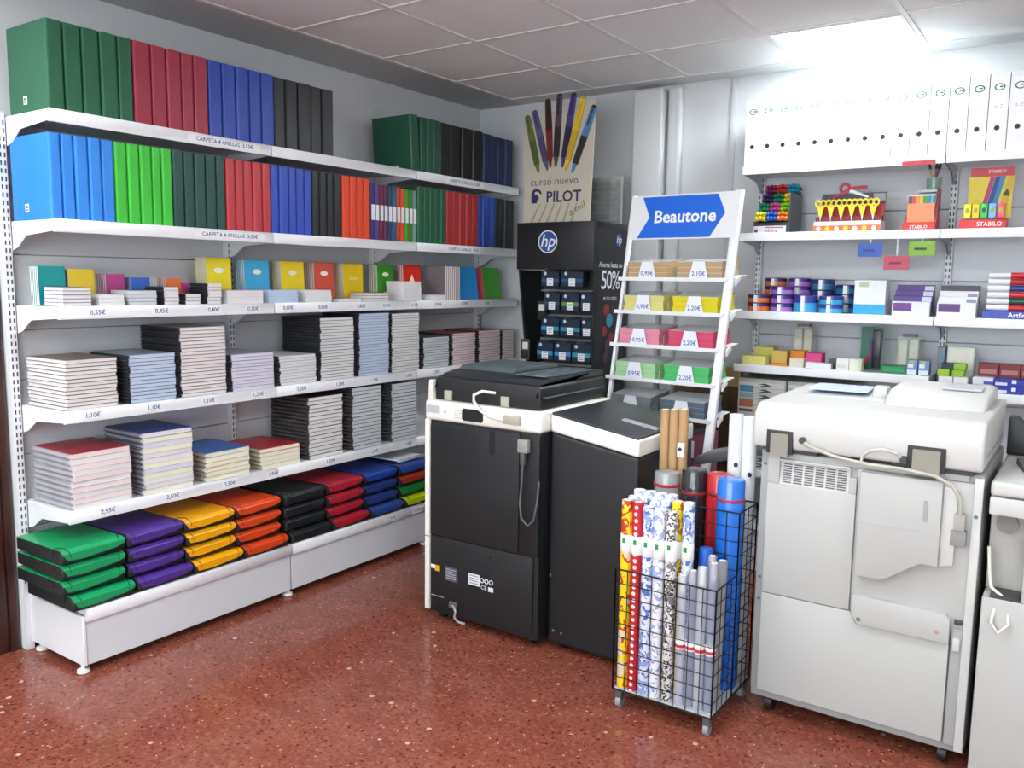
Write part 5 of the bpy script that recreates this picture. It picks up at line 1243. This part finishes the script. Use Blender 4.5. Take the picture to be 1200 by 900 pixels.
def carton(name, label, x0, x1, y0, y1, zz, h, hexc, face=None, txt=None, tc_=0xffffff, ts=0.02, group=None, top=None, cat='box', rz=0.0):
    t = thing(name, label, cat, ((x0 + x1) / 2, y0, zz), R(rz), group)
    w = (x1 - x0) / 2; d_ = y1 - y0
    MB().box(-w, 0, 0, w, d_, h).build('carton', M(hexc, rough=0.4, var=0.05), t, bev=0.0012, seg=1)
    if face:
        for (a, b, c, e, hx) in face:
            MB().box(-w + a * 2 * w, -0.0012, b * h, -w + c * 2 * w, -0.0002, e * h).build('printed_panel', M(hx, rough=0.4, var=0.06), t)
    if top: MB().box(-w + 0.001, 0.001, h, w - 0.001, d_ - 0.001, h + 0.0008).build('top_print', M(top, rough=0.4, var=0.05), t)
    if txt: MB().text(txt, ts, (0, -0.0018, h * 0.5), X, Z, bold=0.012).build('lettering', M(tc_, var=0), t, flat=True)
    return t
carton('carton', 'white carton with cyan wave print beside the tape tubs', 2.548, 2.69, YB_ + 0.03, YB_ + 0.13, z, 0.165, 0xe6eaea, [(0.0, 0.0, 1.0, 0.3, 0x2aa0dc), (0.15, 0.8, 0.45, 0.95, 0xb8c0a0)], top=0x4a9a98)
PV = 0x4c2a80
for k in range(4):
    carton('slim_carton', 'purple and white slim carton left of the upright, %s' % ['frontmost', 'second', 'third', 'rearmost'][k], 2.722 + 0.0, 2.885 - 0.0 , YB_ + 0.03 + k * 0.033, YB_ + 0.06 + k * 0.033, z, 0.068 + k * 0.026, 0xdfe2e6 if k == 0 else PV,
           [(0.04, 0.35, 0.52, 0.9, 0x6a3890)] if k == 0 else [(0.75 - 0.0 , 0.0, 1.0, 0.96, 0xc8cce0)], group='purple and white cartons, left set')
for k in range(4):
    carton('slim_carton', 'white and dark slim carton right of the upright, %s' % ['frontmost', 'second', 'third', 'rearmost'][k], 2.915, 3.075, YB_ + 0.03 + k * 0.033, YB_ + 0.06 + k * 0.033, z, 0.068 + k * 0.026, 0xe4e6e8 if k < 3 else 0x3c3448,
           [(0.04, 0.35, 0.6, 0.9, 0x5a2c74)] if k == 0 else [(0.72, 0.1, 0.97, 0.9, 0x8a90a0)] if k < 3 else None, group='white and dark cartons, right set')
t = carton('pen_tray', 'blue open carton tray with white lettering under a pile of pens', 3.10, 3.40, YB_ + 0.03, YB_ + 0.17, z, 0.034, 0x2844a8, txt='Artliner', tc_=0xe8ecf4, ts=0.03, cat='tray')
pcs = [0xe4e6e8, 0xb82c34, 0xe4e6e8, 0xe4e6e8, 0x2a6a50, 0xe4e6e8]
for k in range(24):
    lay, i = divmod(k, 4)
    c2, nm = ((0xc02830, 'red capped'), (0x24503c, 'green capped'), (0xc83038, 'red capped'), (0x2c3c80, 'blue capped'), (0xc02830, 'red capped'), (0xc83038, 'red capped'))[lay]
    t = thing('pen', '%s white pen on the blue tray, layer %s from below, %s' % (nm, ['one', 'two', 'three', 'four', 'five', 'six'][lay], ['frontmost', 'second from front', 'third from front', 'rearmost'][i]), 'pen', (3.115, YB_ + 0.05 + i * 0.03, z + 0.05 + lay * 0.0285), group='pens piled on the blue tray')
    MB().tube([(0.0, 0, 0), (0.085, 0, 0)], 0.0135, 10).build('barrel', M(0xe6e8ea, rough=0.3, var=0.03), t)
    MB().tube([(0.0855, 0, 0), (0.16, 0, 0)], 0.014, 10).build('cap', M(c2, rough=0.3, var=0.03), t)

# ---------------------------------------------------------------- fourth right shelf: sticky notes and boxes
z = ZR[3] + 0.001
SN = 'sticky note blocks on the fourth right shelf'
yy = YB_ + 0.025
blocks = [(2.01, 2.13, 0.0, 0.045, 0x0, 0xdcd880, 'pale yellow, front left'), (2.035, 2.135, 0.11, 0.085, 0, 0xd0c868, 'straw yellow, behind the front left one'), (2.15, 2.225, 0.05, 0.075, 0, 0xd8b860, 'amber'), (2.16, 2.24, 0.0, 0.012, 0, 0xe08838, 'thin orange, at the front'),
          (2.24, 2.31, 0.06, 0.08, 0, 0xe08830, 'orange'), (2.255, 2.325, 0.0, 0.045, 0, 0xe4dcc8, 'cream'), (2.32, 2.40, 0.05, 0.072, 0, 0xd84888, 'hot pink')]
for (a, b, dy, h, _, hx, nm) in blocks:
    t = thing('sticky_note_block', '%s sticky note block on the fourth right shelf' % nm, 'sticky notes', ((a + b) / 2, yy + dy, z), group=SN)
    w = (b - a) / 2
    MB().box(-w, 0, 0, w, 0.075, h).build('sheets', M(hx, rough=0.7, var=0.06, scale=30, stretch=(1, 1, 12)), t, bev=0.001, seg=1)
    MB().box(-w * 0.7, -0.001, h * 0.25, w * 0.7, -0.0002, h * 0.6).build('wrapper_print', M(min(0xffffff, hx), rough=0.3, var=0.15, scale=60), t)
carton('flat_box', 'long white flat box at the shelf edge in front of pink notes', 2.335, 2.46, yy - 0.0 , yy + 0.045, z, 0.03, 0xe2e4e6)
carton('dark_tray', 'dark slim tray behind the white boxes on the fourth shelf', 2.43, 2.56, yy + 0.07, yy + 0.17, z, 0.045, 0x50504c, cat='tray')
for k, x in enumerate((2.485, 2.545)):
    carton('white_box', 'small white box with green end, %s of the pair, fourth right shelf' % ['left', 'right'][k], x, x + 0.058, yy, yy + 0.06, z, 0.06, 0xe2e6e0, [(0.7, 0.05, 0.95, 0.95, 0xc8d890)] if k else [(0.1, 0.2, 0.8, 0.5, 0xd0d4d0)], group='white boxes on the fourth right shelf')
# two clear blister stands at the back
for k, (x, z0, h, nm) in enumerate(((2.27, 0.0, 0.20, 'tall clear holder with pale pens behind the sticky notes'), (2.78, 0.035, 0.135, 'clear holder with two pale cards beside the green pack'))):
    t = thing('clear_holder', nm, 'holder', (x, YB_ + 0.21, z))
    MB().box(-0.05, -0.03, 0.0, 0.05, 0.03, z0 + h).build('shell', clear_film(0xc8d0c8, 0.3), t)
    for q in (-1, 1):
        MB().box(q * 0.024 - 0.019, -0.02, 0.004, q * 0.024 + 0.019, 0.015, z0 + h - 0.012).build('card_stack', M(0xdcdcc8 if k else 0xe0d8c4, rough=0.6, var=0.06), t)
    MB().box(-0.03, -0.032, z0 + h, 0.03, 0.032, z0 + h + 0.012).build('lid', M(0x6a6c68, rough=0.4, var=0.05), t)
gp = thing('hanging_pack', 'dark green blister card standing on the fourth right shelf', 'blister pack', (2.615, YB_ + 0.16, z))
MB().box(-0.05, 0, 0.0, 0.05, 0.012, 0.215).build('card', M(0x126048, rough=0.35, var=0.08), gp)
MB().box(0.008, -0.018, 0.01, 0.045, -0.0005, 0.20).build('black_clip', M(0x1a1c28, rough=0.3, var=0.06), gp, bev=0.004)
MB().tube([(-0.03, -0.006, 0.02), (-0.005, -0.006, 0.075)], 0.007, 8).build('red_pen', M(0xb03844, rough=0.4, var=0.05), gp)
MB().tube([(0.0, -0.01, 0.05), (0.002, -0.01, 0.15)], 0.006, 8).build('violet_pen', M(0x6a3c80, rough=0.4, var=0.05), gp)
carton('green_box', 'flat emerald green box under the clear holder', 2.69, 2.80, yy + 0.03, yy + 0.14, z, 0.034, 0x1f8a50, [(0.1, 0.3, 0.9, 0.7, 0x2a9c5c)])
for k in range(2):
    carton('blue_carton', 'small blue and white printed carton, %s, left of the shelf joint' % ['left one', 'right one'][k], 2.806 + k * 0.05, 2.852 + k * 0.05, yy + 0.0, yy + 0.06, z, 0.072, 0x6a8cc0, [(0.05, 0.05, 0.95, 0.35, 0xd8e0ea), (0.1, 0.5, 0.6, 0.75, 0xe0e4ea), (0.2, 0.8, 0.7, 0.98, 0xb8b060)], group='blue cartons on the fourth right shelf')
z = ZR4b + 0.001
for k in range(2):
    for q in range(2):
        carton('label_box', 'plain white label box, %s row, %s one, right of the shelf joint' % (['lower', 'upper'][q], ['left', 'right'][k]), 2.945 + k * 0.062, 3.003 + k * 0.062, yy, yy + 0.08, z + q * 0.031, 0.03, 0xe6e8e8, group='white label boxes right of the shelf joint')
for k, (x, zz, hx, nm) in enumerate(((2.96, 0.0625, 0x98c81c, 'lime'), (3.02, 0.0625, 0x90c020, 'leaf lime'), (3.025, 0.0925, 0x8cba28, 'upper lime'), (2.975, 0.0925, 0x24282c, 'black'))):
    carton('mini_box', '%s coloured mini box on the white label boxes' % nm, x - 0.022, x + 0.028, yy + 0.006, yy + 0.07, z + zz, 0.029, hx, group='mini boxes on the white label boxes')
carton('card_stand', 'tall pale grey upright pack behind the lime boxes', 2.955, 3.07, YB_ + 0.17, YB_ + 0.20, z, 0.19, 0xc8ccc4, [(0.05, 0.45, 0.95, 0.95, 0xdcdccc), (0.05, 0.15, 0.95, 0.35, 0xe4e4dc)], cat='pack')
carton('slate_pack', 'slate blue upright pack by the slotted upright', 2.915, 2.945, YB_ + 0.17, YB_ + 0.25, z, 0.185, 0x6a8090, cat='pack')
for k in range(3):
    carton('red_carton', 'dark red carton with pale lettering, %s of three, lower right shelf' % nth_left(k, 3), 3.095 + k * 0.085, 3.178 + k * 0.085, yy + 0.09, yy + 0.16, z, 0.125, 0x7a1c26, [(0.1, 0.62, 0.9, 0.78, 0xb07070), (0.1, 0.25, 0.9, 0.4, 0xa86060)], group='dark red cartons on the lower right shelf')
for k in range(4):
    q, i = divmod(k, 2)
    carton('staple_box', '%s staple carton, %s layer, front of the lower right shelf' % (['white and blue', 'royal blue'][i], ['lower', 'upper'][q]), 3.085 + i * 0.085, 3.167 + i * 0.12, yy, yy + 0.075, z + q * 0.034, 0.033, 0xdcdeea if i == 0 else 0x2434a0, [(0.55, 0.1, 1.0, 0.5, 0x3a48b0)] if i == 0 else [(0.05, 0.1, 0.45, 0.5, 0xd8dcf0), (0.6, 0.4, 0.75, 0.9, 0xe0e4f4)], group='staple cartons on the lower right shelf')

# ---------------------------------------------------------------- letter drawers under the right shelves
for k, (x0, x1) in enumerate(((1.99, 2.240), (2.252, 2.56))):
    t = thing('drawer_unit', 'beige letter drawer unit under the right shelves, %s one behind the big copier' % ['left', 'right'][k], 'drawers', ((x0 + x1) / 2, YB_ + 0.03, 0.551), group='letter drawers behind the white copier')
    w = (x1 - x0) / 2; n = 15; zt = 0.475
    MB().box(-w, 0.006, 0, w, 0.30, zt).build('case', M(0xb4b4ac, rough=0.5, var=0.03), t, bev=0.003)
    for q in range(n):
        zz = 0.006 + q * (zt - 0.02) / n; dh = (zt - 0.02) / n - 0.004
        dr = MB().box(-w + 0.006, -0.002, zz, w - 0.006, 0.0055, zz + dh).build('drawer', M(0xd2d2cc, rough=0.45, var=0.02), t)
        sg_ = -0.2 if q % 1 == 0 else 0
        MB().prism([(-0.02, zz + 0.004), (0.02, zz + 0.004), (0.06, zz + dh * 0.4), (0.02, zz + dh * 0.9), (-0.02, zz + dh * 0.7), (0.02, zz + dh * 0.55)], 'y', -0.0035, -0.002).build('finger_pull', M(0x4a4a48, rough=0.6, var=0), dr)
    for zz, h, hx in ((0.405, 0.035, 0x5f86ae), (0.375, 0.025, 0x8ab0a8), (0.325, 0.04, 0xb8704c), (0.30, 0.014, 0x6a5048)) if k == 0 else ((0.42, 0.02, 0x7ab0a0), (0.385, 0.03, 0xb82c40), (0.355, 0.025, 0x3a9468), (0.335, 0.012, 0x3a4a48)):
        MB().box(-w + 0.012, -0.004, zz, -w + 0.085, -0.0025, zz + h).build('colour_label', M(hx, rough=0.5, var=0.08), t)
